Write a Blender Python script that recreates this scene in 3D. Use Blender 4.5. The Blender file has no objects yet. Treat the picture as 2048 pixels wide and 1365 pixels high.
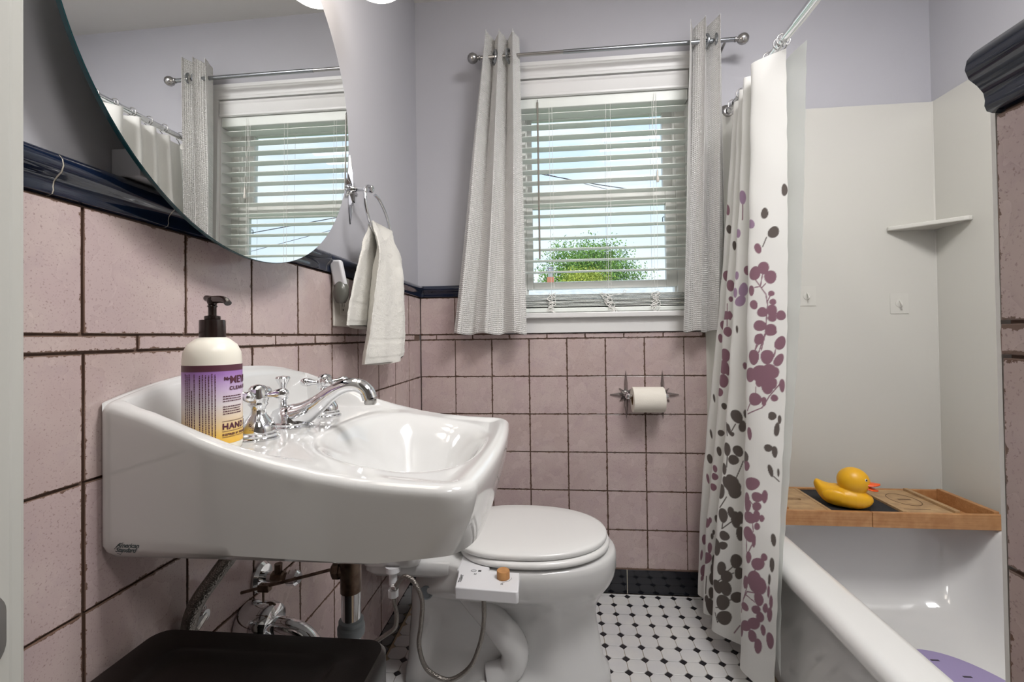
import bpy, bmesh, math, random
import numpy as np
from mathutils import Vector, Matrix, noise
random.seed(7)
S = bpy.context.scene
COL = S.collection
PI = math.pi

# ------------------------------------------------------------------ camera, world, lights, exposure
R2 = Vector((0.99522131, 0.09671918, -0.01341402)); U2 = Vector((0.01451848, -0.01072455, 0.99983709))
FW = Vector((-0.09655956, 0.99525393, 0.01207752))
CAMZ = 1.01476
cam = bpy.data.cameras.new('camera'); cam_o = bpy.data.objects.new('camera', cam); COL.objects.link(cam_o)
mw = Matrix((R2, U2, -FW)).transposed().to_4x4(); mw.translation = (0, 0, CAMZ); cam_o.matrix_world = mw
cam.sensor_width = 36; cam.lens = 917.54 / 2048 * 36; cam.shift_x = (1024 - 1019.22) / 2048; cam.shift_y = (660.63 - 682.5) / 2048
cam.clip_start = 0.02; cam.clip_end = 200
S.camera = cam_o

S.view_settings.view_transform = 'Standard'; S.view_settings.look = 'None'
S.view_settings.gamma = 1; S.view_settings.use_curve_mapping = False
S.view_settings.exposure = 0.26

world = bpy.data.worlds.new('world'); S.world = world; world.use_nodes = True
def sky():
    nt = world.node_tree; N = nt.nodes; L = nt.links; N.clear()
    out = N.new('ShaderNodeOutputWorld'); bg = N.new('ShaderNodeBackground'); bg.inputs[1].default_value = SKY
    tc = N.new('ShaderNodeTexCoord'); sep = N.new('ShaderNodeSeparateXYZ'); L.new(tc.outputs['Generated'], sep.inputs[0])
    rp = N.new('ShaderNodeValToRGB'); L.new(sep.outputs[2], rp.inputs[0])
    rp.color_ramp.elements[0].position = 0.0; rp.color_ramp.elements[0].color = (.80, .88, .95, 1)
    rp.color_ramp.elements[1].position = 0.75; rp.color_ramp.elements[1].color = (.22, .42, .85, 1)
    e = rp.color_ramp.elements.new(0.42); e.color = (.56, .72, .98, 1)
    mp = N.new('ShaderNodeMapping'); mp.inputs['Scale'].default_value = (1.6, 1.6, 6); L.new(tc.outputs['Generated'], mp.inputs[0])
    nz = N.new('ShaderNodeTexNoise'); nz.inputs['Scale'].default_value = 2.2; nz.inputs['Detail'].default_value = 6; L.new(mp.outputs[0], nz.inputs[0])
    r2 = N.new('ShaderNodeValToRGB'); r2.color_ramp.elements[0].position = .45; r2.color_ramp.elements[1].position = .75; L.new(nz.outputs[0], r2.inputs[0])
    mx = N.new('ShaderNodeMixRGB'); mx.inputs[2].default_value = (.93, .95, .98, 1); L.new(r2.outputs[0], mx.inputs[0]); L.new(rp.outputs[0], mx.inputs[1])
    L.new(mx.outputs[0], bg.inputs[0]); L.new(bg.outputs[0], out.inputs[0])
SKY = 1.15
sky()
def lamp(name, kind, loc, power, color=(1, 1, 1), size=.1, rot=(0, 0, 0), sy=None):
    l = bpy.data.lights.new(name, kind); l.energy = power; l.color = color
    if kind == 'AREA':
        l.size = size
        if sy: l.shape = 'RECTANGLE'; l.size_y = sy
    elif kind == 'SUN': l.angle = size
    else: l.shadow_soft_size = size
    o = bpy.data.objects.new(name, l); COL.objects.link(o); o.location = loc; o.rotation_euler = rot; return o
lamp('sun', 'SUN', (0, -5, 8), 3.0, (1, .95, .88), .01, (math.radians(42), 0, math.radians(-25)))
lamp('hall_fill_light', 'AREA', (.46, -.30, 2.30), 7.5, (1, .96, .92), .35, (Vector((-.3, .6, 1.0)) - Vector((.46, -.30, 2.30))).to_track_quat('-Z', 'Y').to_euler())  # unseen fill lamp, added in the hall to brighten the room through the doorway
lamp('overhead_fill_light', 'AREA', (.66, .50, 2.39), 32, (1, .98, .965), .6)  # added overhead fill to lift the whole bathroom, no visible fixture
GLOBE = 6.5      # emission strength of the vanity globes

# ------------------------------------------------------------------ materials
MATS = {}
def mat(name, color=(.8, .8, .8), rough=.5, metal=0., spec=.5, bump=None, mottle=None, coat=0., trans=0., subs=0., emit=None, alpha=1., sheen=0.):
    if name in MATS: return MATS[name]
    m = bpy.data.materials.new(name); m.use_nodes = True; nt = m.node_tree; N = nt.nodes; L = nt.links
    b = N['Principled BSDF']; b.inputs['Base Color'].default_value = (*color, 1); b.inputs['Roughness'].default_value = rough
    b.inputs['Metallic'].default_value = metal; b.inputs['Specular IOR Level'].default_value = spec
    b.inputs['Coat Weight'].default_value = coat; b.inputs['Coat Roughness'].default_value = .05
    b.inputs['Transmission Weight'].default_value = trans; b.inputs['Alpha'].default_value = alpha
    if subs: b.inputs['Subsurface Weight'].default_value = subs; b.inputs['Subsurface Radius'].default_value = (.01, .008, .006)
    if sheen: b.inputs['Sheen Weight'].default_value = sheen
    if emit: b.inputs['Emission Color'].default_value = (*emit[0], 1); b.inputs['Emission Strength'].default_value = emit[1]
    geo = N.new('ShaderNodeNewGeometry')
    if mottle:   # (scale, color2, lo, hi)
        n = N.new('ShaderNodeTexNoise'); n.inputs['Scale'].default_value = mottle[0]; n.inputs['Detail'].default_value = 5; L.new(geo.outputs['Position'], n.inputs[0])
        r = N.new('ShaderNodeMapRange'); r.inputs[1].default_value = mottle[2]; r.inputs[2].default_value = mottle[3]; L.new(n.outputs[0], r.inputs[0])
        x = N.new('ShaderNodeMixRGB'); x.inputs[1].default_value = (*color, 1); x.inputs[2].default_value = (*mottle[1], 1); L.new(r.outputs[0], x.inputs[0]); L.new(x.outputs[0], b.inputs['Base Color'])
    if bump:     # (scale, strength, distance)
        n = N.new('ShaderNodeTexNoise'); n.inputs['Scale'].default_value = bump[0]; n.inputs['Detail'].default_value = 3; L.new(geo.outputs['Position'], n.inputs[0])
        u = N.new('ShaderNodeBump'); u.inputs['Strength'].default_value = bump[1]; u.inputs['Distance'].default_value = bump[2]; L.new(n.outputs[0], u.inputs['Height']); L.new(u.outputs[0], b.inputs['Normal'])
    MATS[name] = m; return m

def pink_tile_mat(name='pink_glazed_tile', half=(.0735, .0735), tint=(1, 1, 1)):
    m = mat(name, (.5, .38, .37), .2, coat=.25); nt = m.node_tree; N = nt.nodes; L = nt.links; b = N['Principled BSDF']
    geo = [n for n in N if n.type == 'NEW_GEOMETRY'][0]
    def noise_(sc, det, rough=.5):
        n = N.new('ShaderNodeTexNoise'); n.inputs['Scale'].default_value = sc; n.inputs['Detail'].default_value = det; n.inputs['Roughness'].default_value = rough; L.new(geo.outputs['Position'], n.inputs[0]); return n
    def mix(f, a, c):
        x = N.new('ShaderNodeMixRGB'); 
        for i, v in ((0, f), (1, a), (2, c)):
            if hasattr(v, 'links'): L.new(v, x.inputs[i])
            else: x.inputs[i].default_value = v if i == 0 else (*v, 1)
        return x.outputs[0]
    def rng(v, a, c):
        r = N.new('ShaderNodeMapRange'); r.inputs[1].default_value = a; r.inputs[2].default_value = c; L.new(v, r.inputs[0]); return r.outputs[0]
    oi = N.new('ShaderNodeObjectInfo')
    c = mix(rng(oi.outputs['Random'], 0, 1), (.495, .39, .37), (.505, .395, .395))
    c = mix(rng(noise_(9, 4).outputs[0], .42, .62), c, (.54, .44, .42))
    c = mix(rng(noise_(22, 6, .7).outputs[0], .52, .74), c, (.47, .37, .375))
    c = mix(rng(noise_(420, 2).outputs[0], .60, .74), c, (.33, .24, .23))
    # brown wear along the ragged edges, measured in the tile's own coordinates
    tc = N.new('ShaderNodeTexCoord'); sp = N.new('ShaderNodeSeparateXYZ'); L.new(tc.outputs['Object'], sp.inputs[0])
    ds = []
    for ax, h in ((0, half[0]), (2, half[1])):
        a = N.new('ShaderNodeMath'); a.operation = 'ABSOLUTE'; L.new(sp.outputs[ax], a.inputs[0])
        s = N.new('ShaderNodeMath'); s.operation = 'SUBTRACT'; s.inputs[0].default_value = h; L.new(a.outputs[0], s.inputs[1]); ds.append(s)
    mn = N.new('ShaderNodeMath'); mn.operation = 'MINIMUM'; L.new(ds[0].outputs[0], mn.inputs[0]); L.new(ds[1].outputs[0], mn.inputs[1])
    n2 = noise_(75, 5, .75); th = N.new('ShaderNodeMapRange'); th.inputs[1].default_value = .50; th.inputs[2].default_value = .78; th.inputs[3].default_value = .0004; th.inputs[4].default_value = .0055; L.new(n2.outputs[0], th.inputs[0])
    lt = N.new('ShaderNodeMath'); lt.operation = 'LESS_THAN'; L.new(mn.outputs[0], lt.inputs[0]); L.new(th.outputs[0], lt.inputs[1])
    c = mix(lt.outputs[0], c, (.17, .105, .08))
    L.new(c, b.inputs['Base Color'])
    u = N.new('ShaderNodeBump'); u.inputs['Strength'].default_value = .35; u.inputs['Distance'].default_value = .0006; L.new(noise_(60, 3).outputs[0], u.inputs['Height']); L.new(u.outputs[0], b.inputs['Normal']); L.new(u.outputs[0], b.inputs['Coat Normal'])
    r = rng(noise_(14, 3).outputs[0], .3, .7); rr = N.new('ShaderNodeMapRange'); rr.inputs[3].default_value = .16; rr.inputs[4].default_value = .34; L.new(r, rr.inputs[0]); L.new(rr.outputs[0], b.inputs['Roughness'])
    return m
PINK = pink_tile_mat()
PINKS = pink_tile_mat('pink_border_tile', (.0735, .0085))
GROUT = mat('dark_grout', (.16, .105, .08), .9, bump=(300, .4, .001))
FGROUT = mat('floor_grout', (.50, .40, .28), .9)
WPAINT = mat('lavender_paint', (.46, .458, .49), .55, bump=(260, .15, .0008))
CPAINT = mat('ceiling_paint', (.62, .61, .59), .8, bump=(40, .3, .002))
NAVY = mat('navy_glaze', (.006, .012, .032), .07, coat=.5, bump=(45, .12, .0006))
BLACKT = mat('black_glaze', (.008, .009, .014), .08, coat=.3)
FLOORW = mat('white_floor_tile', (.66, .655, .64), .28, mottle=(12, (.60, .60, .61), .35, .65))
FLOORK = mat('black_floor_tile', (.012, .012, .016), .3)
CERAM = mat('white_vitreous_china', (.62, .62, .615), .08, coat=.4)
TUBW = mat('white_tub_enamel', (.72, .72, .71), .10, coat=.5)
SURR = mat('surround_panel_acrylic', (.61, .60, .555), .22)
CHROME = mat('chrome', (.78, .79, .81), .05, 1.)
NICKEL = mat('brushed_nickel', (.42, .41, .40), .25, 1.)
STEELH = mat('aged_rod_steel', (.36, .38, .40), .22, 1.)
BRASS = mat('tarnished_brass', (.13, .088, .065), .36, .85, mottle=(60, (.24, .175, .135), .4, .65))
TRIMW = mat('white_trim_paint', (.76, .76, .75), .35)
VINYL = mat('white_vinyl', (.84, .84, .80), .3)
SLAT = mat('blind_slat_white', (.82, .86, .82), .35, trans=0, subs=.0)
CORD = mat('white_cord', (.84, .83, .80), .8)
WAND = mat('clear_grey_wand', (.26, .24, .21), .25)
def cloth_mat(name, color, transl=.35, waffle=None, weave=None):
    m = mat(name, color, .85, sheen=.2); nt = m.node_tree; N = nt.nodes; L = nt.links; b = N['Principled BSDF']
    out = N['Material Output']; t = N.new('ShaderNodeBsdfTranslucent'); t.inputs[0].default_value = (*color, 1); mx = N.new('ShaderNodeMixShader'); mx.inputs[0].default_value = transl
    L.new(b.outputs[0], mx.inputs[1]); L.new(t.outputs[0], mx.inputs[2]); L.new(mx.outputs[0], out.inputs[0])
    if waffle:
        at = N.new('ShaderNodeAttribute'); at.attribute_name = 'cloth'; sp = N.new('ShaderNodeSeparateXYZ'); L.new(at.outputs['Vector'], sp.inputs[0])
        hs = []
        for ax in (0, 1):
            a = N.new('ShaderNodeMath'); a.operation = 'MULTIPLY'; a.inputs[1].default_value = 2 * PI / waffle; L.new(sp.outputs[ax], a.inputs[0])
            s = N.new('ShaderNodeMath'); s.operation = 'SINE'; L.new(a.outputs[0], s.inputs[0]); hs.append(s)
        mxm = N.new('ShaderNodeMath'); mxm.operation = 'MAXIMUM'; L.new(hs[0].outputs[0], mxm.inputs[0]); L.new(hs[1].outputs[0], mxm.inputs[1])
        u = N.new('ShaderNodeBump'); u.inputs['Strength'].default_value = .8; u.inputs['Distance'].default_value = .002; L.new(mxm.outputs[0], u.inputs['Height']); L.new(u.outputs[0], b.inputs['Normal']); L.new(u.outputs[0], t.inputs['Normal'])
    return m
WAFFLE = cloth_mat('white_waffle_cotton', (.88, .87, .85), .22, waffle=.0075)
PRINT = cloth_mat('printed_shower_fabric', (.83, .81, .77), .28)
def _print():
    nt = PRINT.node_tree; N = nt.nodes; L = nt.links
    at = N.new('ShaderNodeAttribute'); at.attribute_name = 'print'
    for n in N:
        if n.type == 'BSDF_PRINCIPLED': L.new(at.outputs['Color'], n.inputs['Base Color'])
        if n.type == 'BSDF_TRANSLUCENT': L.new(at.outputs['Color'], n.inputs[0])
_print()
LINER = mat('frosted_liner_vinyl', (.80, .84, .82), .35)
def _liner():
    nt = LINER.node_tree; N = nt.nodes; L = nt.links; b = N['Principled BSDF']; out = N['Material Output']
    t = N.new('ShaderNodeBsdfTranslucent'); t.inputs[0].default_value = (.86, .89, .87, 1); p = N.new('ShaderNodeBsdfTransparent'); p.inputs[0].default_value = (.96, .98, .97, 1)
    m1 = N.new('ShaderNodeMixShader'); m1.inputs[0].default_value = .45; m2 = N.new('ShaderNodeMixShader'); m2.inputs[0].default_value = .16
    L.new(b.outputs[0], m1.inputs[1]); L.new(t.outputs[0], m1.inputs[2]); L.new(m1.outputs[0], m2.inputs[1]); L.new(p.outputs[0], m2.inputs[2]); L.new(m2.outputs[0], out.inputs[0])
_liner()
TERRY = mat('white_terry', (.84, .82, .76), .95, bump=(650, 1.0, .003), sheen=.4)
WOOD = mat('bamboo', (.42, .20, .075), .45, mottle=(35, (.52, .28, .12), .35, .65))
WOODL = mat('worn_bamboo_board', (.50, .33, .17), .55, mottle=(28, (.36, .23, .12), .4, .7))
def grain(m, axis=0, sc=(3, 160, 160), amt=.35):
    nt = m.node_tree; N = nt.nodes; L = nt.links; b = N['Principled BSDF']; src = b.inputs['Base Color'].links[0].from_socket
    geo = [n for n in N if n.type == 'NEW_GEOMETRY'][0]; mp = N.new('ShaderNodeMapping'); mp.inputs['Scale'].default_value = sc; L.new(geo.outputs['Position'], mp.inputs[0])
    n = N.new('ShaderNodeTexNoise'); n.inputs['Scale'].default_value = 1.2; n.inputs['Detail'].default_value = 3; L.new(mp.outputs[0], n.inputs[0])
    r = N.new('ShaderNodeMapRange'); r.inputs[1].default_value = .35; r.inputs[2].default_value = .65; r.inputs[4].default_value = amt; L.new(n.outputs[0], r.inputs[0])
    x = N.new('ShaderNodeMixRGB'); x.blend_type = 'MULTIPLY'; x.inputs[2].default_value = (.55, .42, .30, 1); L.new(r.outputs[0], x.inputs[0]); L.new(src, x.inputs[1]); L.new(x.outputs[0], b.inputs['Base Color'])
grain(WOOD); grain(WOODL)
KNOBW = mat('bamboo_knob', (.50, .25, .09), .5, mottle=(60, (.42, .20, .07), .4, .6))
DUCKY = mat('yellow_duck_vinyl', (.80, .42, .012), .38, subs=.08)
ORANGE = mat('orange_beak', (.80, .10, .01), .35)
BLACK = mat('black_plastic', (.012, .010, .010), .3)
BINM = mat('dark_brown_plastic', (.0065, .0042, .0036), .30, bump=(500, .2, .0004))
BLKNET = mat('black_mesh_mat', (.015, .015, .018), .8, bump=(600, .6, .001))
WPLAST = mat('white_plastic', (.70, .70, .72), .3)
CREAMP = mat('cream_plastic', (.72, .69, .63), .35)
GREYP = mat('dark_grey_plastic', (.11, .11, .095), .25)
PUMPM = mat('dark_brown_pump', (.014, .006, .005), .22, coat=.3)
BOTTLE = mat('cream_bottle', (.82, .79, .70), .32, subs=.1)
INK = mat('ink_maroon', (.09, .02, .04), .6)
INKK = mat('ink_black', (.03, .03, .03), .5)
INKG = mat('ink_teal_grey', (.035, .06, .065), .5)
PAPER = mat('toilet_tissue', (.80, .76, .68), .95, bump=(180, .4, .001))
CARD = mat('cardboard', (.28, .17, .08), .9)
LAV = mat('lavender_rubber', (.36, .30, .52), .6)
CLEARH = mat('clear_adhesive_square', (.625, .615, .57), .14)
HOSE = mat('braided_steel', (.27, .25, .23), .3, .9)
def _braid():
    nt = HOSE.node_tree; N = nt.nodes; L = nt.links; b = N['Principled BSDF']
    g = [n for n in N if n.type == 'NEW_GEOMETRY'][0]; v = N.new('ShaderNodeTexVoronoi'); v.inputs['Scale'].default_value = 420; L.new(g.outputs['Position'], v.inputs[0])
    u = N.new('ShaderNodeBump'); u.inputs['Strength'].default_value = .9; u.inputs['Distance'].default_value = .001; L.new(v.outputs[0], u.inputs['Height']); L.new(u.outputs[0], b.inputs['Normal'])
_braid()
GREYTUBE = mat('grey_washer', (.22, .25, .27), .5)
MIRROR = mat('mirror_silver', (.90, .91, .90), .0, 1.)
MEDGE = mat('mirror_glass_edge', (.012, .06, .07), .12)
GLOBEM = mat('globe_glass', (1, 1, 1), .3, emit=((1, .90, .78), GLOBE))
def glass_mat():
    m = bpy.data.materials.new('window_glass'); m.use_nodes = True; nt = m.node_tree; N = nt.nodes; L = nt.links; N.clear()
    o = N.new('ShaderNodeOutputMaterial'); t = N.new('ShaderNodeBsdfTransparent'); t.inputs[0].default_value = (.97, .99, .98, 1); g = N.new('ShaderNodeBsdfGlossy'); g.inputs[1].default_value = .02
    f = N.new('ShaderNodeFresnel'); f.inputs[0].default_value = 1.35; x = N.new('ShaderNodeMixShader'); L.new(f.outputs[0], x.inputs[0]); L.new(t.outputs[0], x.inputs[1]); L.new(g.outputs[0], x.inputs[2]); L.new(x.outputs[0], o.inputs[0]); return m
GLASS = glass_mat()
FOLI = mat('green_leaves', (.10, .24, .035), .6, mottle=(3, (.22, .36, .07), .35, .65))
FOLY = mat('yellow_green_leaves', (.42, .45, .06), .6, mottle=(3, (.28, .36, .05), .35, .65))
BARK = mat('bark', (.16, .11, .08), .9)
ROOFM = mat('pale_shingles', (.55, .58, .52), .9, mottle=(6, (.45, .48, .44), .4, .6))
BRICK = mat('brick_red', (.42, .16, .10), .9)
GRASS = mat('lawn', (.12, .20, .06), .95)
HALLP = mat('hall_paint', (.60, .58, .56), .8)

# ------------------------------------------------------------------ geometry helpers
class G:
    def __init__(s): s.v = []; s.f = []
    def add(s, v, f):
        n = len(s.v); s.v += [tuple(p) for p in v]; s.f += [tuple(i + n for i in q) for q in f]; return s
    def box(s, x0, x1, y0, y1, z0, z1):
        v = [(x, y, z) for z in (z0, z1) for y in (y0, y1) for x in (x0, x1)]
        return s.add(v, [(0, 2, 3, 1), (4, 5, 7, 6), (0, 1, 5, 4), (2, 6, 7, 3), (0, 4, 6, 2), (1, 3, 7, 5)])
    def tube(s, path, r, n=12, cap=True, ref=None, closed=False):
        P = [Vector(p) for p in path]; m = len(P); rs = r if hasattr(r, '__len__') else [r] * m
        T = [(P[(i + 1) % m] - P[(i - 1) % m]) if closed else (P[min(i + 1, m - 1)] - P[max(i - 1, 0)]) for i in range(m)]
        a = Vector(ref) if ref else (Vector((0, 0, 1)) if abs(T[0].normalized().z) < .9 else Vector((1, 0, 0)))
        v = []; prev = None
        for i in range(m):
            t = T[i].normalized(); e = (a if prev is None else prev); e = (e - t * e.dot(t)).normalized(); prev = e; b = t.cross(e)
            for k in range(n):
                an = 2 * PI * k / n; ri = rs[i]; ra, rb = ri if hasattr(ri, '__len__') else (ri, ri)
                v.append(P[i] + e * math.cos(an) * ra + b * math.sin(an) * rb)
        f = []
        for i in range(m if closed else m - 1):
            j = (i + 1) % m
            for k in range(n): f.append((i * n + k, i * n + (k + 1) % n, j * n + (k + 1) % n, j * n + k))
        if cap and not closed: f += [tuple(range(n - 1, -1, -1)), tuple(range((m - 1) * n, m * n))]
        return s.add(v, f)
    def lathe(s, prof, base=(0, 0, 0), axis=(0, 0, 1), n=32, sx=1, cap=True):
        ax = Vector(axis).normalized(); q = Vector((0, 0, 1)).rotation_difference(ax); b = Vector(base); v = []; f = []
        for r, z in prof:
            for k in range(n):
                a = 2 * PI * k / n; v.append(b + q @ Vector((r * math.cos(a) * sx, r * math.sin(a), z)))
        m = len(prof)
        for i in range(m - 1):
            for k in range(n): f.append((i * n + k, i * n + (k + 1) % n, (i + 1) * n + (k + 1) % n, (i + 1) * n + k))
        if cap: f += [tuple(range(n - 1, -1, -1)), tuple(range((m - 1) * n, m * n))]
        return s.add(v, f)
    def rings(s, R, cap0=True, cap1=True):
        n = len(R[0]); v = [p for r in R for p in r]; f = []
        for i in range(len(R) - 1):
            for k in range(n): f.append((i * n + k, i * n + (k + 1) % n, (i + 1) * n + (k + 1) % n, (i + 1) * n + k))
        if cap0: f.append(tuple(range(n - 1, -1, -1)))
        if cap1: f.append(tuple(range((len(R) - 1) * n, len(R) * n)))
        return s.add(v, f)
    def grid(s, P):   # P[i][j]
        m = len(P); n = len(P[0]); v = [p for r in P for p in r]
        return s.add(v, [(i * n + j, i * n + j + 1, (i + 1) * n + j + 1, (i + 1) * n + j) for i in range(m - 1) for j in range(n - 1)])
    def sphere(s, c, r, n=20, m=12, sc=(1, 1, 1)):
        c = Vector(c); R = []
        for i in range(1, m):
            a = PI * i / m; R.append([c + Vector((r * math.sin(a) * math.cos(2 * PI * k / n) * sc[0], r * math.sin(a) * math.sin(2 * PI * k / n) * sc[1], -r * math.cos(a) * sc[2])) for k in range(n)])
        return s.rings(R)
    def xf(s, M): s.v = [tuple(M @ Vector(p)) for p in s.v]; return s
    def obj(s, name, m, parent=None, smooth=40, bevel=0, seg=2, sub=0, origin=None):
        me = bpy.data.meshes.new(name); vs = s.v
        if origin is not None: o_ = Vector(origin); vs = [tuple(Vector(p) - o_) for p in vs]
        me.from_pydata(vs, [], s.f); me.update()
        bm = bmesh.new(); bm.from_mesh(me); bmesh.ops.recalc_face_normals(bm, faces=bm.faces); bm.to_mesh(me); bm.free()
        if m: me.materials.append(m)
        if smooth: me.polygons.foreach_set('use_smooth', [True] * len(me.polygons)); me.set_sharp_from_angle(angle=math.radians(smooth))
        o = bpy.data.objects.new(name, me); COL.objects.link(o)
        if origin is not None: o.location = origin
        if parent:
            o.parent = parent
            o.location = Vector(o.location) - parent_world(parent)
        if bevel:
            b = o.modifiers.new('bevel', 'BEVEL'); b.width = bevel; b.segments = seg; b.limit_method = 'ANGLE'; b.angle_limit = math.radians(35)
        if sub: u = o.modifiers.new('sub', 'SUBSURF'); u.levels = sub; u.render_levels = sub
        return o
def parent_world(p):
    w = Vector((0, 0, 0))
    while p: w = w + Vector(p.location); p = p.parent
    return w
def tag(o, label, cat, group=None):
    o['label'] = label; o['category'] = cat
    if group: o['group'] = group
    return o
def thing(name, label, cat, loc, group=None):
    o = bpy.data.objects.new(name, None); o.empty_display_size = .05; COL.objects.link(o); o.location = loc; return tag(o, label, cat, group)
def struct(o): o['kind'] = 'structure'; return o
def sempty(name, loc=(0, 0, 0)):
    o = bpy.data.objects.new(name, None); COL.objects.link(o); o.location = loc; return struct(o)
def inst(me, name, loc, parent, rot=(0, 0, 0)):
    o = bpy.data.objects.new(name, me); COL.objects.link(o); o.parent = parent; o.location = Vector(loc) - (parent_world(parent) if parent else Vector()); o.rotation_euler = rot; return o
def spline(pts, n=8):
    P = [Vector(p) for p in pts]; out = []
    for i in range(len(P) - 1):
        a = P[max(i - 1, 0)]; b = P[i]; c = P[i + 1]; d = P[min(i + 2, len(P) - 1)]
        for k in range(n):
            t = k / n; out.append(.5 * ((2 * b) + (c - a) * t + (2 * a - 5 * b + 4 * c - d) * t * t + (3 * b - a - 3 * c + d) * t ** 3))
    out.append(P[-1]); return out
def lerpn(xs, ys, x):
    return float(np.interp(x, xs, ys))
def ss(a, b, x):
    t = min(1, max(0, (x - a) / (b - a))); return t * t * (3 - 2 * t)
def rrect(x0, x1, y0, y1, r, n=8):
    out = []
    for cx, cy, a0 in ((x1 - r, y1 - r, 0), (x0 + r, y1 - r, 90), (x0 + r, y0 + r, 180), (x1 - r, y0 + r, 270)):
        for k in range(n + 1):
            a = math.radians(a0 + 90 * k / n); out.append((cx + r * math.cos(a), cy + r * math.sin(a)))
    return out
def text_geo(s, size, extrude=.0002, bold=0, shear=0, space=1):
    c = bpy.data.curves.new('t', 'FONT'); c.body = s; c.size = size; c.extrude = extrude; c.offset = bold; c.shear = shear; c.space_character = space; c.resolution_u = 3
    o = bpy.data.objects.new('t', c); COL.objects.link(o); dg = bpy.context.evaluated_depsgraph_get(); dg.update()
    me = bpy.data.meshes.new_from_object(o.evaluated_get(dg)); g = G(); g.v = [tuple(v.co) for v in me.vertices]; g.f = [tuple(p.vertices) for p in me.polygons]
    bpy.data.objects.remove(o); bpy.data.curves.remove(c); bpy.data.meshes.remove(me); return g

# ------------------------------------------------------------------ room constants
XL, YB, XR, ZC = -.548, 1.8444, 1.42, 2.41      # tile faces of the left and back walls, surround face, ceiling
T = .151; PT = .012
ROW = [1.001 - T * k for k in range(7)]            # lower joints
# ------------------------------------------------------------------ shell
w = sempty('wall_left'); G().box(XL - .12, XL - PT, .2, YB + .2, 0, ZC).obj('plaster', WPAINT, w, 0)
G().box(XL - PT, XL - .004, .2, YB, .0, 1.18).obj('grout_bed', GROUT, w, 0)
def tile_mesh(wd, ht, m, seed, dep=.004, jit=.0009, bev=.0016):
    rnd = random.Random(seed); n = 4; pts = []
    hw, hh = wd / 2, ht / 2; cr = .0015
    for (ax, az, bx, bz) in ((-hw, -hh, hw, -hh), (hw, -hh, hw, hh), (hw, hh, -hw, hh), (-hw, hh, -hw, -hh)):
        L_ = math.hypot(bx - ax, bz - az)
        for k in range(n):
            t = k / n; x = ax + (bx - ax) * t; z = az + (bz - az) * t; j = rnd.uniform(-jit, jit * .3) if k else -.0006
            d = math.hypot(x, z) or 1; nx, nz = ((0, -1), (1, 0), (0, 1), (-1, 0))[[(-hw, -hh), (hw, -hh), (hw, hh), (-hw, hh)].index((ax, az))]
            pts.append((x + nx * j - (math.copysign(.0004, x) if not k else 0), z + nz * j))
    ring = lambda s_, y: [(x - math.copysign(min(abs(x), s_), x), y, z - math.copysign(min(abs(z), s_), z)) for x, z in pts]
    g = G().rings([ring(0, 0), ring(0, -dep + .0005), ring(.0009, -dep)], cap0=False)
    me = bpy.data.meshes.new('tile'); me.from_pydata(g.v, [], g.f); me.materials.append(m)
    bm = bmesh.new(); bm.from_mesh(me); bmesh.ops.recalc_face_normals(bm, faces=bm.faces); bm.to_mesh(me); bm.free(); me.update()
    return me
JT = .0020
TILES = [tile_mesh(T - JT, T - JT, PINK, i) for i in range(5)]
STRIPS = [tile_mesh(T - JT, .0185, PINKS, 20 + i, jit=.0005) for i in range(3)]
_cache = {}
def piece(name, cx, cz, wd, ht, wall, m=PINK):
    """a tile whose face lies on a wall; wall: 'l', 'b', 'w'"""
    rnd = random.Random(int(cx * 7919 + cz * 104729) & 0xffff)
    if abs(wd - T) < .003 and abs(ht - T) < .003: me = rnd.choice(TILES)
    elif abs(wd - T) < .003 and abs(ht - .021) < .002: me = rnd.choice(STRIPS)
    else:
        k = (round(wd, 3), round(ht, 3), m.name)
        if k not in _cache: _cache[k] = tile_mesh(wd - JT, ht - JT, m, len(_cache) + 50, jit=.0004)
        me = _cache[k]
    dp = rnd.uniform(-.0004, .0004)
    if wall[0] == 'l': loc, rot = (XL - .004 + dp, cx, cz), (0, 0, PI / 2)
    elif wall[0] == 'b': loc, rot = (cx, YB + .004 - dp, cz), (0, 0, 0)
    else: loc, rot = (.32 + .004 - dp, cx, cz), (0, 0, -PI / 2)
    return inst(me, name, loc, wall[1], rot)
WL = ('l', w)
YJ = [YB - T * k for k in range(0, 11)]
for k in range(10):
    yc = YB - T * (k + .5)
    if yc < .25: continue
    for r in range(6): piece('tile', yc, ROW[r] - T / 2, T, T, WL)
    piece('tile', yc, 1.0225 + T / 2, T, T, WL)
    piece('base_tile', yc, .0475, T, .095, WL, BLACKT)
for k in range(10):
    yc = 1.009 - T * 4.5 + T * k
    if yc > YB: break
    piece('border_tile', yc, 1.012, T, .021, WL)
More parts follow.
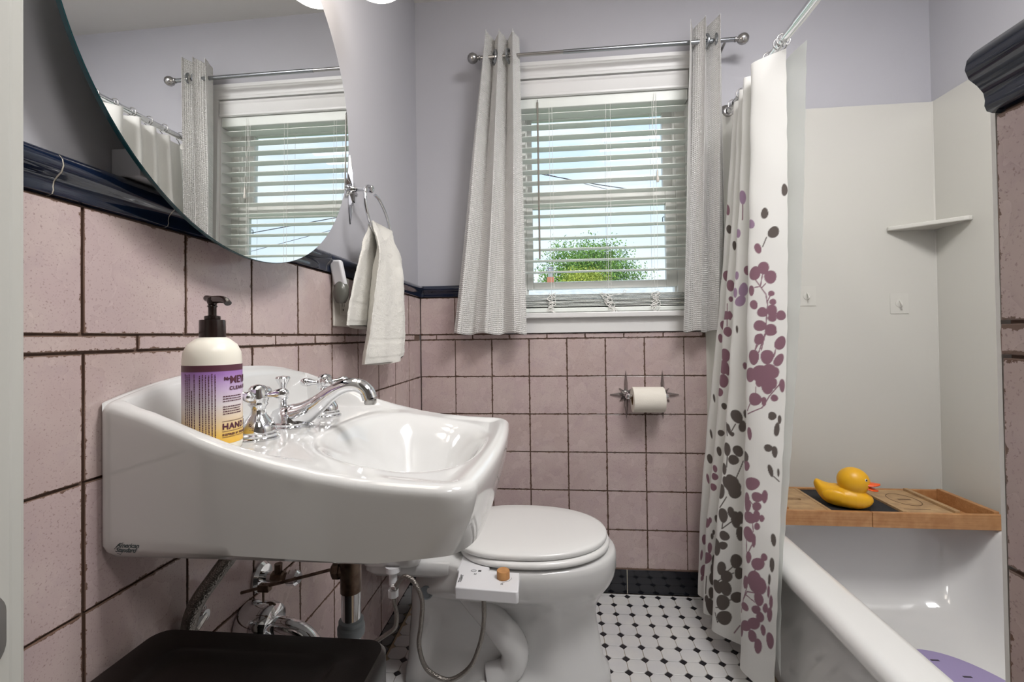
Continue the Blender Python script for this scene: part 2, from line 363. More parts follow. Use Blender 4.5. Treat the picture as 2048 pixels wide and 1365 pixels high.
# ---- navy cap
CAPP = [(-.012, 0), (0.0, .0005), (.004, .002), (.0055, .006), (.005, .010), (.006, .0155), (.010, .021), (.0155, .026), (.018, .033), (.0165, .040), (.012, .0455), (.004, .0485), (-.006, .0495), (-.012, .0495)]
def cap_run(parent, wall, z0, joints):
    for a, b in joints:
        R = []
        for t in (a + .0009, b - .0009):
            if wall == 'l': R.append([(XL + p, t, z0 + z) for p, z in CAPP])
            elif wall == 'b': R.append([(t, YB - p, z0 + z) for p, z in CAPP])
            else: R.append([(.32 - p, t, z0 + z) for p, z in CAPP])
        G().rings(R).obj('cap_tile', NAVY, parent, 35)
CREAMG = mat('cream_grout', (.50, .46, .38), .9)
def cap_grout(parent, wall, z0, js):
    for t in js:
        R = []
        for q in (t - .0012, t + .0012):
            P_ = [(p - .0006, z + (.0004 if z < .02 else -.0004)) for p, z in CAPP]
            R.append([(XL + p, q, z0 + z) for p, z in P_] if wall == 'l' else [(q, YB - p, z0 + z) for p, z in P_])
        G().rings(R).obj('cap_grout', CREAMG, parent, 35)
cj = [.2995, .4495, .6, .7515, .903, 1.0545, 1.206, 1.3575, 1.509, 1.6605, YB - .017]
cap_run(w, 'l', 1.1745, list(zip(cj[:-1], cj[1:]))); cap_grout(w, 'l', 1.1745, cj[:-1])
# inside corner piece, mitred
R = []
for k in range(5):
    a = PI / 2 * k / 4
    R.append([(XL + .018 + (-(.018 - p)) * math.cos(a) , YB - .018 + (.018 - p) * math.sin(a), 1.1745 + z) for p, z in CAPP])
G().rings(R).obj('corner_cap_tile', NAVY, w, 35)

wb = sempty('wall_back')
WX0, WX1, WZ0, WZ1 = -.140, .545, 1.085, 2.05      # window opening
g = G(); Y0, Y1 = YB + PT, YB + .16
g.box(XL - .12, WX0, Y0, Y1, 0, ZC).box(WX1, XR + .12, Y0, Y1, 0, ZC).box(WX0, WX1, Y0, Y1, 0, WZ0).box(WX0, WX1, Y0, Y1, WZ1, ZC)
g.obj('plaster', WPAINT, wb, 0)
G().box(XL, .62, YB + .004, Y0, 0, 1.018).box(XL, -.2, YB + .004, Y0, 1.018, 1.18).obj('grout_bed', GROUT, wb, 0)
WB = ('b', wb); X0 = -.4036
for n in range(-1, 7):
    xa, xb = X0 + n * T, X0 + (n + 1) * T
    if n == -1: xa = XL + .002
    xb = min(xb, .62)
    for r in range(6): piece('tile', (xa + xb) / 2, ROW[r] - T / 2, xb - xa, T, WB)
for n in (-1, 0):
    xa, xb = (XL + .002, X0) if n < 0 else (X0, X0 + T)
    piece('tile', (xa + xb) / 2, 1.0225 + T / 2, xb - xa, T, WB)
piece('tile', -.225, 1.0225 + T / 2, .05, T, WB)
xs = [XL + .002] + [-.482 + T * k for k in range(8)]
for a, b in zip(xs[:-1], xs[1:]):
    b = min(b, .62); piece('border_tile', (a + b) / 2, 1.0115, b - a, .021, WB, PINKS)
cap_run(wb, 'b', 1.1745, [(XL + .0185, -.38), (-.38, -.205)])
# black base tiles, dark and glossy
for a, b in ((XL + .002, -.03), (-.03, .27), (.27, .57), (.57, .62)):
    G().box(a + .001, b - .001, YB - .008, YB + .004, .001, .093).obj('base_tile', BLACKT, wb, 0, bevel=.002)
G().box(.2688, .2712, YB - .0075, YB + .004, .001, .0925).obj('base_grout', CREAMG, wb, 0)
G().box(XL, .62, YB - .004, YB + .004, .093, .0965).obj('dark_bead', GROUT, wb, 0)

struct(G().box(XR, XR + .12, .2, Y1, 0, ZC).obj('wall_right', WPAINT, None, 0))
struct(G().box(-1.5, XR + .12, -1.8, Y1, ZC, ZC + .1).obj('ceiling', CPAINT, None, 0))
# near wall: door opening from x -.42 to .32; the right stub is tiled on its end
wn = sempty('wall_near')
G().box(-.668, -.45, .2, .318, 0, ZC).box(-.45, .34, .2, .318, 2.08, ZC).box(.334, XR, .2, .354, 0, ZC).obj('plaster', WPAINT, wn, 0)
G().box(.324, .334, .2, .36, 0, 1.18).obj('grout_bed', GROUT, wn, 0)
WN = ('w', wn)
for r in range(-1, 6):
    z = (1.0195 + T / 2) if r < 0 else (.995 - T * r - T / 2)
    piece('tile', .3645 - T / 2, z, T, T, WN)
piece('border_tile', .3645 - T / 2, 1.0072, T, .0245, WN, PINKS)
cap_run(wn, 'w', 1.1715, [(.2, .3655)])
G().box(.3215, .336, .3645, .368, 0, 1.175).obj('caulk_line', TRIMW, wn, 0)
# door frame on the left of the opening
dr = sempty('door_1'); JAMBP = mat('door_frame_paint', (.50, .50, .47), .4)
G().box(-.45, -.42, .18, .32, 0, 2.08).obj('jamb', JAMBP, dr, 0, bevel=.004)
G().box(-.52, -.428, .318, .334, 0, 2.12).obj('casing', JAMBP, dr, 0, bevel=.004)
g = G(); pr = rrect(-.021, .021, -.032, .032, .02); g.rings([[(-.42, .292 + a, .80 + b) for a, b in pr], [(-.4165, .292 + a * .94, .80 + b * .94) for a, b in pr]]); g.obj('strike_plate', NICKEL, dr, 30)
# hallway behind the camera
hb = sempty('wall_hall')
G().box(-1.5, -1.4, -1.8, .2, 0, ZC).box(1.1, 1.2, -1.8, .2, 0, ZC).box(-1.5, 1.2, -1.9, -1.8, 0, ZC).box(-1.4, -.668, .18, .2, 0, ZC).obj('hall_wall', HALLP, hb, 0)

# ---- floor of octagons and dots
fl = sempty('floor')
G().box(-1.5, XR + .12, -1.8, Y1, -.08, -.0035).obj('mortar_bed', FGROUT, fl, 0)
FP, FX, FY = .05788, .2084, 1.82
def poly_tile(pts, h=.0035, bev=.0008):
    c = (sum(p[0] for p in pts) / len(pts), sum(p[1] for p in pts) / len(pts)); sh = lambda k: [(c[0] + (x - c[0]) * k, c[1] + (y - c[1]) * k) for x, y in pts]
    rr = math.hypot(pts[0][0] - c[0], pts[0][1] - c[1]); k1 = 1 - bev / rr
    return [[(x, y, -h) for x, y in pts], [(x, y, -bev * .6) for x, y in pts], [(x, y, 0) for x, y in sh(k1)]]
hO = FP / 2 - .0009; cO = .0122
OCT = [(-hO + cO, -hO), (hO - cO, -hO), (hO, -hO + cO), (hO, hO - cO), (hO - cO, hO), (-hO + cO, hO), (-hO, hO - cO), (-hO, -hO + cO)]
dq = .0122 - .0008
DOT = [(dq, 0), (0, dq), (-dq, 0), (0, -dq)]
def mesh_of(R, m):
    g = G().rings(R, cap0=False); me = bpy.data.meshes.new('floor_tile'); me.from_pydata(g.v, [], g.f); me.materials.append(m)
    bm = bmesh.new(); bm.from_mesh(me); bmesh.ops.recalc_face_normals(bm, faces=bm.faces); bm.to_mesh(me); bm.free(); return me
OM, DM = mesh_of(poly_tile(OCT), FLOORW), mesh_of(poly_tile(DOT), FLOORK)
rest_o, rest_d = G(), G()
for i in range(-14, 9):
    for j in range(-1, 32):
        x, y = FX + (i + .5) * FP, FY - (j + .5) * FP
        if XL + .03 < x < .64:
            if j == -1:
                pl = [(px_, min(py_, YB - .009 - y)) for px_, py_ in OCT if py_ < .012]
                pl = [(-hO, -hO + cO), (-hO + cO, -hO), (hO - cO, -hO), (hO, -hO + cO), (hO, YB - .0095 - y), (-hO, YB - .0095 - y)]
                inst(mesh_of(poly_tile(pl), FLOORW), 'cut_tile', (x, y, 0), fl)
            elif y > 1.17: inst(OM, 'octagon_tile', (x, y, random.uniform(-.0003, 0)), fl)
            elif y > .1:
                q = G().rings(poly_tile(OCT), cap0=False); rest_o.add([(a + x, b + y, c) for a, b, c in q.v], q.f)
        x, y = FX + i * FP, FY - j * FP
        if XL + .02 < x < .64 and j >= 0:
            if y > 1.17: inst(DM, 'dot_tile', (x, y, random.uniform(-.0003, 0)), fl)
            elif y > .1:
                q = G().rings(poly_tile(DOT), cap0=False); rest_d.add([(a + x, b + y, c) for a, b, c in q.v], q.f)
o = rest_o.obj('octagon_tiling', FLOORW, fl, 0); o['kind'] = 'stuff'
o = rest_d.obj('dot_tiling', FLOORK, fl, 0); o['kind'] = 'stuff'

# ------------------------------------------------------------------ window
wi = sempty('window_1')
def wbx(name, m, *b, bev=.0015): return G().box(*b).obj(name, m, wi, 0, bevel=bev)
wbx('side_casing', TRIMW, -.205, -.14, YB - .004, YB + .013, 1.104, 2.06)
wbx('side_casing', TRIMW, .545, .61, YB - .004, YB + .013, 1.104, 2.06)
g = G()   # moulded head casing
prof = [(.013, 2.052), (-.004, 2.052), (-.006, 2.06), (-.004, 2.066), (-.006, 2.075), (-.006, 2.098), (-.010, 2.102), (-.012, 2.115), (.013, 2.118)]
g.rings([[(x, YB + p, z) for p, z in prof] for x in (-.205, .61)]).obj('head_casing', TRIMW, wi, 25)
wbx('window_stool', TRIMW, -.215, .615, YB - .030, YB + .07, 1.082, 1.1035, bev=.004)
wbx('apron', TRIMW, -.20, .595, YB - .008, YB + .004, 1.024, 1.082)
wbx('reveal', TRIMW, WX0 - .001, WX0 + .006, YB + .01, YB + .16, 1.10, 2.05, bev=0); wbx('reveal', TRIMW, WX1 - .006, WX1 + .001, YB + .01, YB + .16, 1.10, 2.05, bev=0)
wbx('reveal', TRIMW, WX0, WX1, YB + .01, YB + .16, 2.043, 2.051, bev=0)
fy = YB + .075
for a, b in ((WX0 + .006, WX0 + .03), (WX1 - .042, WX1 - .006)):
    wbx('vinyl_jamb', VINYL, a, b, fy, fy + .085, 1.10, 2.043)
wbx('vinyl_track', VINYL, WX1 - .050, WX1 - .042, fy + .015, fy + .03, 1.10, 2.04, bev=.0008); wbx('vinyl_track', VINYL, WX0 + .03, WX0 + .036, fy + .015, fy + .03, 1.10, 2.04, bev=.0008)
wbx('vinyl_sill', VINYL, WX0 + .006, WX1 - .006, fy - .02, fy + .085, 1.10, 1.155); wbx('vinyl_head', VINYL, WX0 + .006, WX1 - .006, fy, fy + .085, 1.99, 2.043)
def sash(x0, x1, z0, z1, y0, y1, sl, sr, rb, rt, gname):
    s_ = G().box(x0, x0 + sl, y0, y1, z0, z1).obj('sash_stile', VINYL, wi, 0, bevel=.003)
    G().box(x1 - sr, x1, y0, y1, z0, z1).obj('sash_stile', VINYL, wi, 0, bevel=.003)
    G().box(x0 + sl, x1 - sr, y0, y1, z0, z0 + rb).obj('sash_rail', VINYL, wi, 0, bevel=.003)
    G().box(x0 + sl, x1 - sr, y0, y1, z1 - rt, z1).obj('sash_rail', VINYL, wi, 0, bevel=.003)
    G().box(x0 + sl - .003, x1 - sr + .003, (y0 + y1) / 2 - .002, (y0 + y1) / 2 + .002, z0 + rb - .003, z1 - rt + .003).obj('glass_pane', GLASS, wi, 0)
sash(WX0 + .03, WX1 - .042, 1.206, 1.605, fy + .005, fy + .035, .027, .042, .03, .058, 'lower')
sash(WX0 + .03, WX1 - .042, 1.565, 1.992, fy + .042, fy + .072, .025, .042, .05, .055, 'upper')
for lx in (.100, .290):
    l = G().box(lx - .022, lx + .022, fy - .003, fy + .03, 1.604, 1.610).obj('sash_lock', VINYL, wi, 0, bevel=.002)
    G().tube([(lx - .012, fy + .012, 1.613), (lx + .012, fy + .008, 1.613)], .0045, 8).obj('lock_lever', VINYL, l, 30)
G().tube([(.477, fy + .037, 1.500), (.458, fy + .037, 1.500), (.456, fy + .037, 1.497), (.456, fy + .037, 1.478), (.458, fy + .037, 1.475), (.477, fy + .037, 1.475)], .0018, 6).obj('screen_latch', INKG, wi, 30)

# ------------------------------------------------------------------ blind
bl = thing('window_blind', 'white two inch slatted blind lowered in the window with stacked slats at the bottom', 'blind', (.2, YB + .035, 1.106))
BX0, BX1 = WX0 + .009, WX1 - .009; by = YB + .035
G().box(BX0, BX1, by - .028, by + .028, 1.935, 1.978).obj('headrail', SLAT, bl, 0, bevel=.003)
prof = [(-.036, 1.975), (-.042, 1.978), (-.043, 1.985), (-.040, 1.992), (-.040, 2.028), (-.043, 2.034), (-.042, 2.042), (-.034, 2.043), (-.033, 1.975)]
g = G(); g.rings([[(x, by + p, z) for p, z in prof] for x in (BX0, BX1)]).obj('valance', TRIMW, bl, 25)
def slat_mesh(tilt=0):
    g = G(); n = 7; hw = (BX1 - BX0) / 2 - .003; R = []
    top = [(-.025 + .05 * k / (n - 1), .0016 * (1 - ((k - 3) / 3) ** 2)) for k in range(n)]
    sec = [(a, b + .0012) for a, b in top] + [(a, b - .0012) for a, b in reversed(top)]
    c, s_ = math.cos(tilt), math.sin(tilt); sec = [(a * c - b * s_, a * s_ + b * c) for a, b in sec]
    g.rings([[(x, a, b) for a, b in sec] for x in (-hw, hw)])
    me = bpy.data.meshes.new('slat'); me.from_pydata(g.v, [], g.f); me.materials.append(SLAT)
    bm = bmesh.new(); bm.from_mesh(me); bmesh.ops.recalc_face_normals(bm, faces=bm.faces); bm.to_mesh(me); bm.free()
    me.polygons.foreach_set('use_smooth', [True] * len(me.polygons)); me.set_sharp_from_angle(angle=math.radians(30)); return me
SM = slat_mesh(0)
BXC = (BX0 + BX1) / 2
for k in range(15): inst(SM, 'slat', (BXC, by, 1.914 - .0459 * k), bl, (0, random.uniform(-.002, .002), 0))
for k in range(10): inst(SM, 'slat', (BXC, by + random.uniform(-.001, .001), 1.130 + .0052 * k), bl, (0, random.uniform(-.003, .003), 0))
G().box(BX0 + .003, BX1 - .003, by - .025, by + .025, 1.107, 1.124).obj('bottom_rail', SLAT, bl, 0, bevel=.003)
for k, lx in enumerate((-.008, .218, .398)):
    g = G()
    for dy in (-.027, .027):
        g.tube([(lx + random.uniform(-.001, .001), by + dy, z) for z in (1.94, 1.7, 1.45, 1.25, 1.186)], .0007, 5)
    g.tube([(lx + .012 + (.006 if k == 1 else 0), by - .026, 1.94), (lx + .013, by - .027, 1.5), (lx + .010, by - .027, 1.19)], .0007, 5)
    g.obj('ladder_cord', CORD, bl, 30)
    g = G(); rnd = random.Random(3 + k)
    for q in range(6):
        P = []; z = 1.178; x = lx
        for i in range(9):
            P.append((x + rnd.uniform(-.018, .018) + (.045 * i / 9 - .02 if k == 1 else 0), by - .029 - rnd.uniform(0, .006), z - i * (.0085 if q < 4 else .0105) + rnd.uniform(-.006, .006)))
        g.tube(spline(P, 5), .0013, 5)
    if k == 1: g.tube(spline([(lx - .01, by - .03, 1.165), (lx + .03, by - .032, 1.172), (lx + .06, by - .032, 1.178), (lx + .068, by - .032, 1.185), (lx + .060, by - .032, 1.19), (lx + .055, by - .032, 1.18)], 6), .001, 5)
    g.obj('knotted_cord', CORD, bl, 30)
g = G(); g.tube([(-.054, by - .034, 1.955), (-.053, by - .036, 1.32)], .0036, 6); g.obj('tilt_wand', WAND, bl, 30)
G().tube([(-.054, by - .030, 1.968), (-.054, by - .036, 1.953)], .002, 6).obj('wand_hook', NICKEL, bl, 30)
G().tube(spline([(.405, by - .032, 1.965), (.400, by - .034, 1.88), (.398, by - .034, 1.84), (.410, by - .034, 1.79), (.413, by - .034, 1.72), (.414, by - .034, 1.66)], 6), .0008, 5).tube([(.413, by - .032, 1.965), (.413, by - .034, 1.80)], .0008, 5).obj('lift_cord', CORD, bl, 30)
G().lathe([(.001, .05), (.003, .044), (.004, .034), (.0035, .024), (.0055, .014), (.0065, .006), (.005, 0), (.001, -.001)], (.414, by - .034, 1.612), n=12).obj('cord_tassel', CREAMP, bl, 40)

# ------------------------------------------------------------------ curtain rod and curtains
RY, RZ = YB - .080, 2.104
rod = thing('curtain_rod', 'brushed steel curtain rod with round knob ends above the window', 'curtain rod', (.2, YB, RZ))
G().tube([(-.27, RY, RZ), (.05, RY, RZ)], .0068, 14).obj('rod_tube', NICKEL, rod, 30)
G().tube([(.05, RY, RZ), (.68, RY, RZ)], .0082, 14).obj('rod_sleeve', STEELH, rod, 30)
for sx, x in ((-1, -.272), (1, .682)):
    G().lathe([(.0095, 0), (.0105, .004), (.0075, .007), (.0075, .010), (.0135, .014), (.0185, .022), (.0205, .031), (.0185, .040), (.012, .048), (.003, .051)], (x, RY, RZ), (sx, 0, 0), 20).obj('finial', NICKEL, rod, 40)
    G().tube([(x - sx * .03, RY, RZ), (x - sx * .03, RY + .06, RZ - .01), (x - sx * .03, YB + .012, RZ - .01)], .005, 8).box(x - sx * .03 - .012, x - sx * .03 + .012, YB + .008, YB + .012, RZ - .04, RZ + .02).obj('bracket', NICKEL, rod, 30)

def drape(name, A0, A1, B0, B1, N, n, amp, nu, nv, m, parent, phase=0, pinch=.25, hem=.0, sway=None, attr=None, thick=.0012):
    """cloth from the top line A0-A1 to the bottom line B0-B1, folded n times along N; returns object and fabric grid"""
    A0, A1, B0, B1, N = map(np.array, (A0, A1, B0, B1, N)); u = np.linspace(0, 1, nu); v = np.linspace(0, 1, nv); U, V = np.meshgrid(u, v)
    top = A0[None, None] + (A1 - A0)[None, None] * U[..., None]; bot = B0[None, None] + (B1 - B0)[None, None] * U[..., None]
    P = top * (1 - V[..., None]) + bot * V[..., None]
    a = np.interp(V, [0, .04, .5, 1], amp); ph = 2 * PI * n * U + phase
    wob = .35 * np.sin(2.3 * V * PI + 3.1 * U) + .25 * np.sin(5.1 * V + 7 * U)
    off = a * (np.sin(ph + wob * V) + .22 * np.sin(2.3 * ph + 1 + 2 * V) * V)
    tang = (A1 - A0) / np.linalg.norm(A1 - A0)
    P = P + off[..., None] * N + (pinch * a * np.sin(2 * ph))[..., None] * tang * .5
    if sway is not None: P = P + sway(U, V)
    if hem: P[..., 2] += hem * np.sin(ph * 1.0 + 1.) * V ** 8
    me = bpy.data.meshes.new(name); idx = np.arange(nu * nv).reshape(nv, nu)
    f = np.stack([idx[:-1, :-1], idx[1:, :-1], idx[1:, 1:], idx[:-1, 1:]], -1).reshape(-1, 4)
    me.vertices.add(nu * nv); me.vertices.foreach_set('co', P.reshape(-1).astype(np.float32)); me.loops.add(f.size); me.loops.foreach_set('vertex_index', f.reshape(-1).astype(np.int32))
    me.polygons.add(len(f)); me.polygons.foreach_set('loop_start', (np.arange(len(f)) * 4).astype(np.int32)); me.polygons.foreach_set('use_smooth', np.ones(len(f), bool)); me.update(); me.validate()
    # fabric coordinates: arc length along the middle row, and height
    mid = P[nv // 2]; s_ = np.concatenate([[0], np.cumsum(np.linalg.norm(np.diff(mid, axis=0), axis=1))])
    Sx = np.repeat(s_[None], nv, 0); Sz = V * abs(A0[2] - B0[2])
    at = me.attributes.new('cloth', 'FLOAT_VECTOR', 'POINT'); at.data.foreach_set('vector', np.stack([Sx, Sz, 0 * Sx], -1).reshape(-1).astype(np.float32))
    me.materials.append(m); o = bpy.data.objects.new(name, me); COL.objects.link(o)
    if parent: o.parent = parent; o.location = -parent_world(parent)
    if thick: q = o.modifiers.new('t', 'SOLIDIFY'); q.thickness = thick; q.offset = 0
    return o, P, Sx, Sz
def grommets(xs, par):
    for x, tilt in xs:
        g = G(); g.tube([(0, .0235 * math.cos(a), .0235 * math.sin(a)) for a in [2 * PI * k / 24 for k in range(24)]], (.0055), 8, closed=True)
        g.xf(Matrix.Translation((x, RY, RZ - .002)) @ Matrix.Rotation(tilt, 4, 'Z')); g.obj('grommet', STEELH, par, 40)
cl = thing('window_curtain', 'white waffle curtain gathered on the left of the window', 'curtain', (-.24, RY, 1.02), 'white waffle curtains beside the window')
drape('curtain_cloth', (-.252, RY, 2.188), (-.124, RY, 2.182), (-.388, RY - .012, 1.024), (-.108, RY - .004, 1.022), (0, -1, 0), 2.5, [.040, .040, .032, .026], 220, 200, WAFFLE, cl, phase=.5, hem=.004)
grommets([(-.215, .35), (-.160, -.3)], cl)
cr = thing('window_curtain', 'white waffle curtain gathered on the right of the window', 'curtain', (.57, RY, 1.02), 'white waffle curtains beside the window')
drape('curtain_cloth', (.522, RY, 2.172), (.650, RY, 2.182), (.476, RY - .004, 1.020), (.645, RY + .01, 1.020), (0, -1, 0), 2.5, [.040, .040, .03, .022], 220, 200, WAFFLE, cr, phase=2.2, hem=.004)
grommets([(.575, .35), (.618, -.3)], cr)

# ------------------------------------------------------------------ wall tiles side: mirror
MN = Vector((.99973041, -.0204222, -.01104754)); ME1 = Vector((.02042345, .99979142, 0)); ME2 = Vector((.011045, -.000225629, .999938974)); MC = Vector((-.48826675, .72376976, 1.46997599)); MR = .3245
mi = thing('wall_mirror', 'large frameless round mirror hung on the wall above the sink', 'mirror', MC)
n = 160
def mring(r, d): return [MC + (ME1 * math.cos(2 * PI * k / n) + ME2 * math.sin(2 * PI * k / n)) * r + MN * d for k in range(n)]
G().rings([mring(MR - .001, -.0003), mring(MR - .001, 0)], cap0=False).obj('mirror_face', MIRROR, mi, 0)
G().rings([mring(MR - .0004, -.0005), mring(MR, -.001), mring(MR, -.0058), mring(MR - .0006, -.0063)], cap1=False).obj('glass_edge', MEDGE, mi, 30)
G().box(-.5598, -.519, .531, .60, 1.2235, 1.26).obj('hanging_block', WPAINT, mi, 0, bevel=.002)
G().box(-.5598, -.506, .86, .95, 1.5, 1.56).obj('hanging_block', WPAINT, mi, 0, bevel=.002)

# vanity light with three globes
vl = thing('vanity_light', 'three globe vanity light fixed above the round mirror, glowing warm white', 'light fixture', (-.56, .73, 2.0))
G().box(-.5598, -.535, .36, 1.10, 1.985, 2.075).obj('back_plate', NICKEL, vl, 0, bevel=.006)
for gy in (.44, .73, 1.022):
    a = G().tube([(-.54, gy, 2.03), (-.43, gy, 2.035), (-.405, gy, 2.02), (-.40, gy, 1.985)], .009, 10).lathe([(.03, 0), (.034, .012), (.034, .03), (.012, .036)], (-.40, gy, 1.968), n=20).obj('arm', NICKEL, vl, 35)
    G().sphere((-.40, gy, 1.895), .085, 36, 22).obj('globe', GLOBEM, vl, 60)

# ------------------------------------------------------------------ sink
sk = thing('wall_sink', 'white ceramic wall hung sink with sloping sides above the dark bin', 'sink', (XL, .725, .75))
def sink():
    x0, x1, y0, y1 = XL + .0012, -.092, .500, .950; cy = .725; cxm = -.30
    out = []
    # plan outline, counter clockwise, from the far back corner
    n_s = 26
    def addseg(a, b, n_): 
        for k in range(n_): t = k / n_; out.append((a[0] + (b[0] - a[0]) * t, a[1] + (b[1] - a[1]) * t))
    def arc(c, r, a0, a1, n_):
        for k in range(n_): a = math.radians(a0 + (a1 - a0) * k / n_); out.append((c[0] + r * math.cos(a), c[1] + r * math.sin(a)))
    rb, rf = .012, .040
    addseg((x0, y1 - rb), (x0, y0 + rb), 50); arc((x0 + rb, y0 + rb), rb, 180, 270, 8)
    addseg((x0 + rb, y0), (x1 - rf, y0), 50); arc((x1 - rf, y0 + rf), rf, 270, 360, 14)
    for k in range(40):
        t = k / 40; y = y0 + rf + (y1 - y0 - 2 * rf) * t; out.append((x1 + .010 * (1 - ((y - cy) / (.225 - rf)) ** 2), y))
    arc((x1 - rf, y1 - rf), rf, 0, 90, 14); addseg((x1 - rf, y1), (x0 + rb, y1), 50); arc((x0 + rb, y1 - rb), rb, 90, 180, 8)
    out = np.array(out)
    def rimz(x, y):
        side = lerpn([-.548, -.526, -.49, -.458, -.425, -.395, -.36, -.333, -.28, -.232, -.18, -.14, -.09], [.940, .938, .928, .9155, .9025, .8915, .881, .8735, .861, .8535, .849, .847, .846], x)
        back = .938 + .030 * (1 - (abs(y - cy) / .225) ** 2.2)
        return max(side, back) if x < -.535 else side + (back - .938) * ss(-.50, -.545, x)
    def inner(x, y):
        d = lerpn([-.52, -.47, -.36, -.30, -.20, -.09], [.880, .8735, .871, .865, .848, .838], x)
        bx, byy = (x + .232) / .118, (y - cy) / .168
        rr = (abs(bx) ** 2.6 + abs(byy) ** 2.6) ** (1 / 2.6)
        return d - .118 * (1 - ss(.30, 1.05, rr)) 
    seg = out; seg2 = np.roll(out, -1, 0)
    def dist(x, y):
        p = np.array((x, y)); d = seg2 - seg; t = np.clip(((p - seg) * d).sum(1) / np.maximum((d * d).sum(1), 1e-12), 0, 1); return float(np.min(np.hypot(*(seg + d * t[:, None] - p).T)))
    M = len(out); R = []
    fr = list(np.linspace(0, .78, 34)[1:]) + list(np.linspace(.80, .985, 22)) + [.9925, .997, 1.0]
    c = np.array((-.30, cy))
    for f_ in fr:
        ring = []
        for p in out:
            q = c + (p - c) * f_; x, y = q; d = dist(x, y)
            backside = x < -.50
            ri = rimz(x, y); io = inner(x, y)
            lo, hi = (.016, .040) if not (x < -.45 and abs(y - cy) < .20) else (.018, .034)
            t = ss(lo, hi, d); z = ri * (1 - t) + min(io, ri) * t
            fil = .011
            if d < fil and x > x0 + .004: z -= fil - math.sqrt(max(0, fil * fil - (fil - d) ** 2))
            ring.append((x, y, z))
        R.append(ring)
    # skirt
    def zb(x, y):
        return .752 - .045 * ss(-.42, -.15, x) * (1 - min(1, abs(y - cy) / .225) ** 2) + .010 * ss(-.2, -.09, x) * ss(.70, .50, y) - .016 * ss(.80, .95, y) * ss(-.3, -.1, x)
    levels = [.06, .15, .3, .45, .6, .72, .82, .90]
    last = R[-1]
    def lowxy(x, y, t):
        fx = -.036 * ss(-.30, -.10, x) * t ** 1.6; dy = -.018 * t * ss(.75, .95, y) * ss(-.5, -.2, x); return x + fx, y + dy
    for t in levels:
        R.append([(*lowxy(x, y, t), z + (zb(x, y) - z) * t) for x, y, z in last])
    for k, (ins, up) in enumerate(((.003, .0), (.010, -.0), (.022, 0), (.06, .004), (.12, .03))):
        ring = []
        for x, y, z in last:
            xx, yy = lowxy(x, y, 1); v = np.array((xx, yy)) - c; L_ = np.linalg.norm(v); v = v * (1 - ins / L_)
            zz = zb(x, y) + (.010 if k == 0 else .003 if k == 1 else 0) + up
            ring.append((c[0] + v[0], c[1] + v[1], zz))
        R.append(ring)
    return G().rings(R)
sink().obj('basin', CERAM, sk, 50)
G().lathe([(.020, 0), (.022, .001), (.020, .003), (.012, .0025), (.001, .002)], (-.235, .725, .7515), n=24).obj('drain_ring', CHROME, sk, 40)
def logo():
    g = G()
    for s_, dx, dz, sz in (('American', 0, .009, .0125), ('Standard', -.002, 0, .0125)):
        t = text_geo(s_, sz, .00015, bold=.00025, shear=.45, space=.92); g.add([(x + dx, y + dz, z) for x, y, z in t.v], t.f)
    wd = max(p[0] for p in g.v); k = .030 / wd
    g.v = [(-.5215 + x * k, .4998 - z * .4, .764 + y * k * .95) for x, y, z in g.v]
    g.tube([(-.5235, .4996, .7675), (-.518, .4996, .7735), (-.512, .4996, .775)], .0003, 5).tube([(-.520, .4996, .7625), (-.5155, .4996, .7615), (-.512, .4996, .7655)], .0003, 5)
    return g
logo().obj('logo_print', INKG, sk, 0)

# faucet
fa = thing('sink_faucet', 'chrome widespread faucet with curved spout and two cross handles on the sink', 'faucet', (-.425, .712, .871))
FZ = .8715
P = spline([(-.457, .708, .890), (-.440, .708, .8885), (-.420, .708, .889), (-.400, .708, .896), (-.380, .708, .909), (-.362, .708, .923), (-.343, .708, .934), (-.325, .708, .939), (-.310, .708, .937), (-.299, .708, .929), (-.294, .708, .917)], 6)
rs = [lerpn([0, .1, .2, .3, .4, .5, .6, .75, .9, 1], [.008, .0175, .0205, .0180, .0148, .0125, .0115, .0108, .0115, .0120], i / (len(P) - 1)) for i in range(len(P))]
sp = G().tube(P, rs, 20).obj('spout', CHROME, fa, 50)
G().lathe([(.0095, 0), (.0095, -.008), (.0085, -.0095)], (-.2935, .708, .9175), (0, 0, 1), 20).obj('aerator', NICKEL, sp, 40)
G().lathe([(.034, 0), (.034, .003), (.030, .005), (.0305, .008), (.027, .010), (.026, .013), (.024, .020), (.020, .028), (.012, .034), (.004, .036)], (-.428, .710, FZ), n=36, sx=1.0).obj('spout_base', CHROME, fa, 40)
G().lathe([(.006, 0), (.006, .012), (.0085, .016), (.006, .020), (.0045, .026), (.0055, .036), (.0095, .044), (.0115, .048), (.0100, .051), (.002, .052)], (-.442, .710, .902), n=24).obj('lift_knob', CHROME, fa, 40)
for hx, hy, rot in ((-.424, .621, .25), (-.420, .806, .55)):
    h = G().lathe([(.0285, 0), (.0285, .003), (.0255, .005), (.026, .008), (.0235, .010), (.0238, .014), (.0215, .021), (.0160, .029), (.0112, .035), (.0092, .041), (.0105, .046), (.0135, .050), (.0125, .054)], (hx, hy, FZ), n=32).obj('handle_base', CHROME, fa, 40)
    G().lathe([(.0125, 0), (.0145, .006), (.0145, .012), (.0125, .017), (.0125, .020), (.009, .024), (.002, .026)], (hx, hy, FZ + .052), n=28).obj('handle_hub', CHROME, h, 40)
    for k in range(4):
        a = rot + PI / 2 * k; d = Vector((math.cos(a), math.sin(a), .08)); b = Vector((hx, hy, FZ + .0615))
        prof = [(.0048, 0.008), (.0042, .014), (.0048, .020), (.0066, .025), (.0078, .031), (.0070, .037), (.0035, .041), (.0005, .042)]
        G().lathe(prof, b, d, 14).obj('handle_lever', CHROME, h, 50)

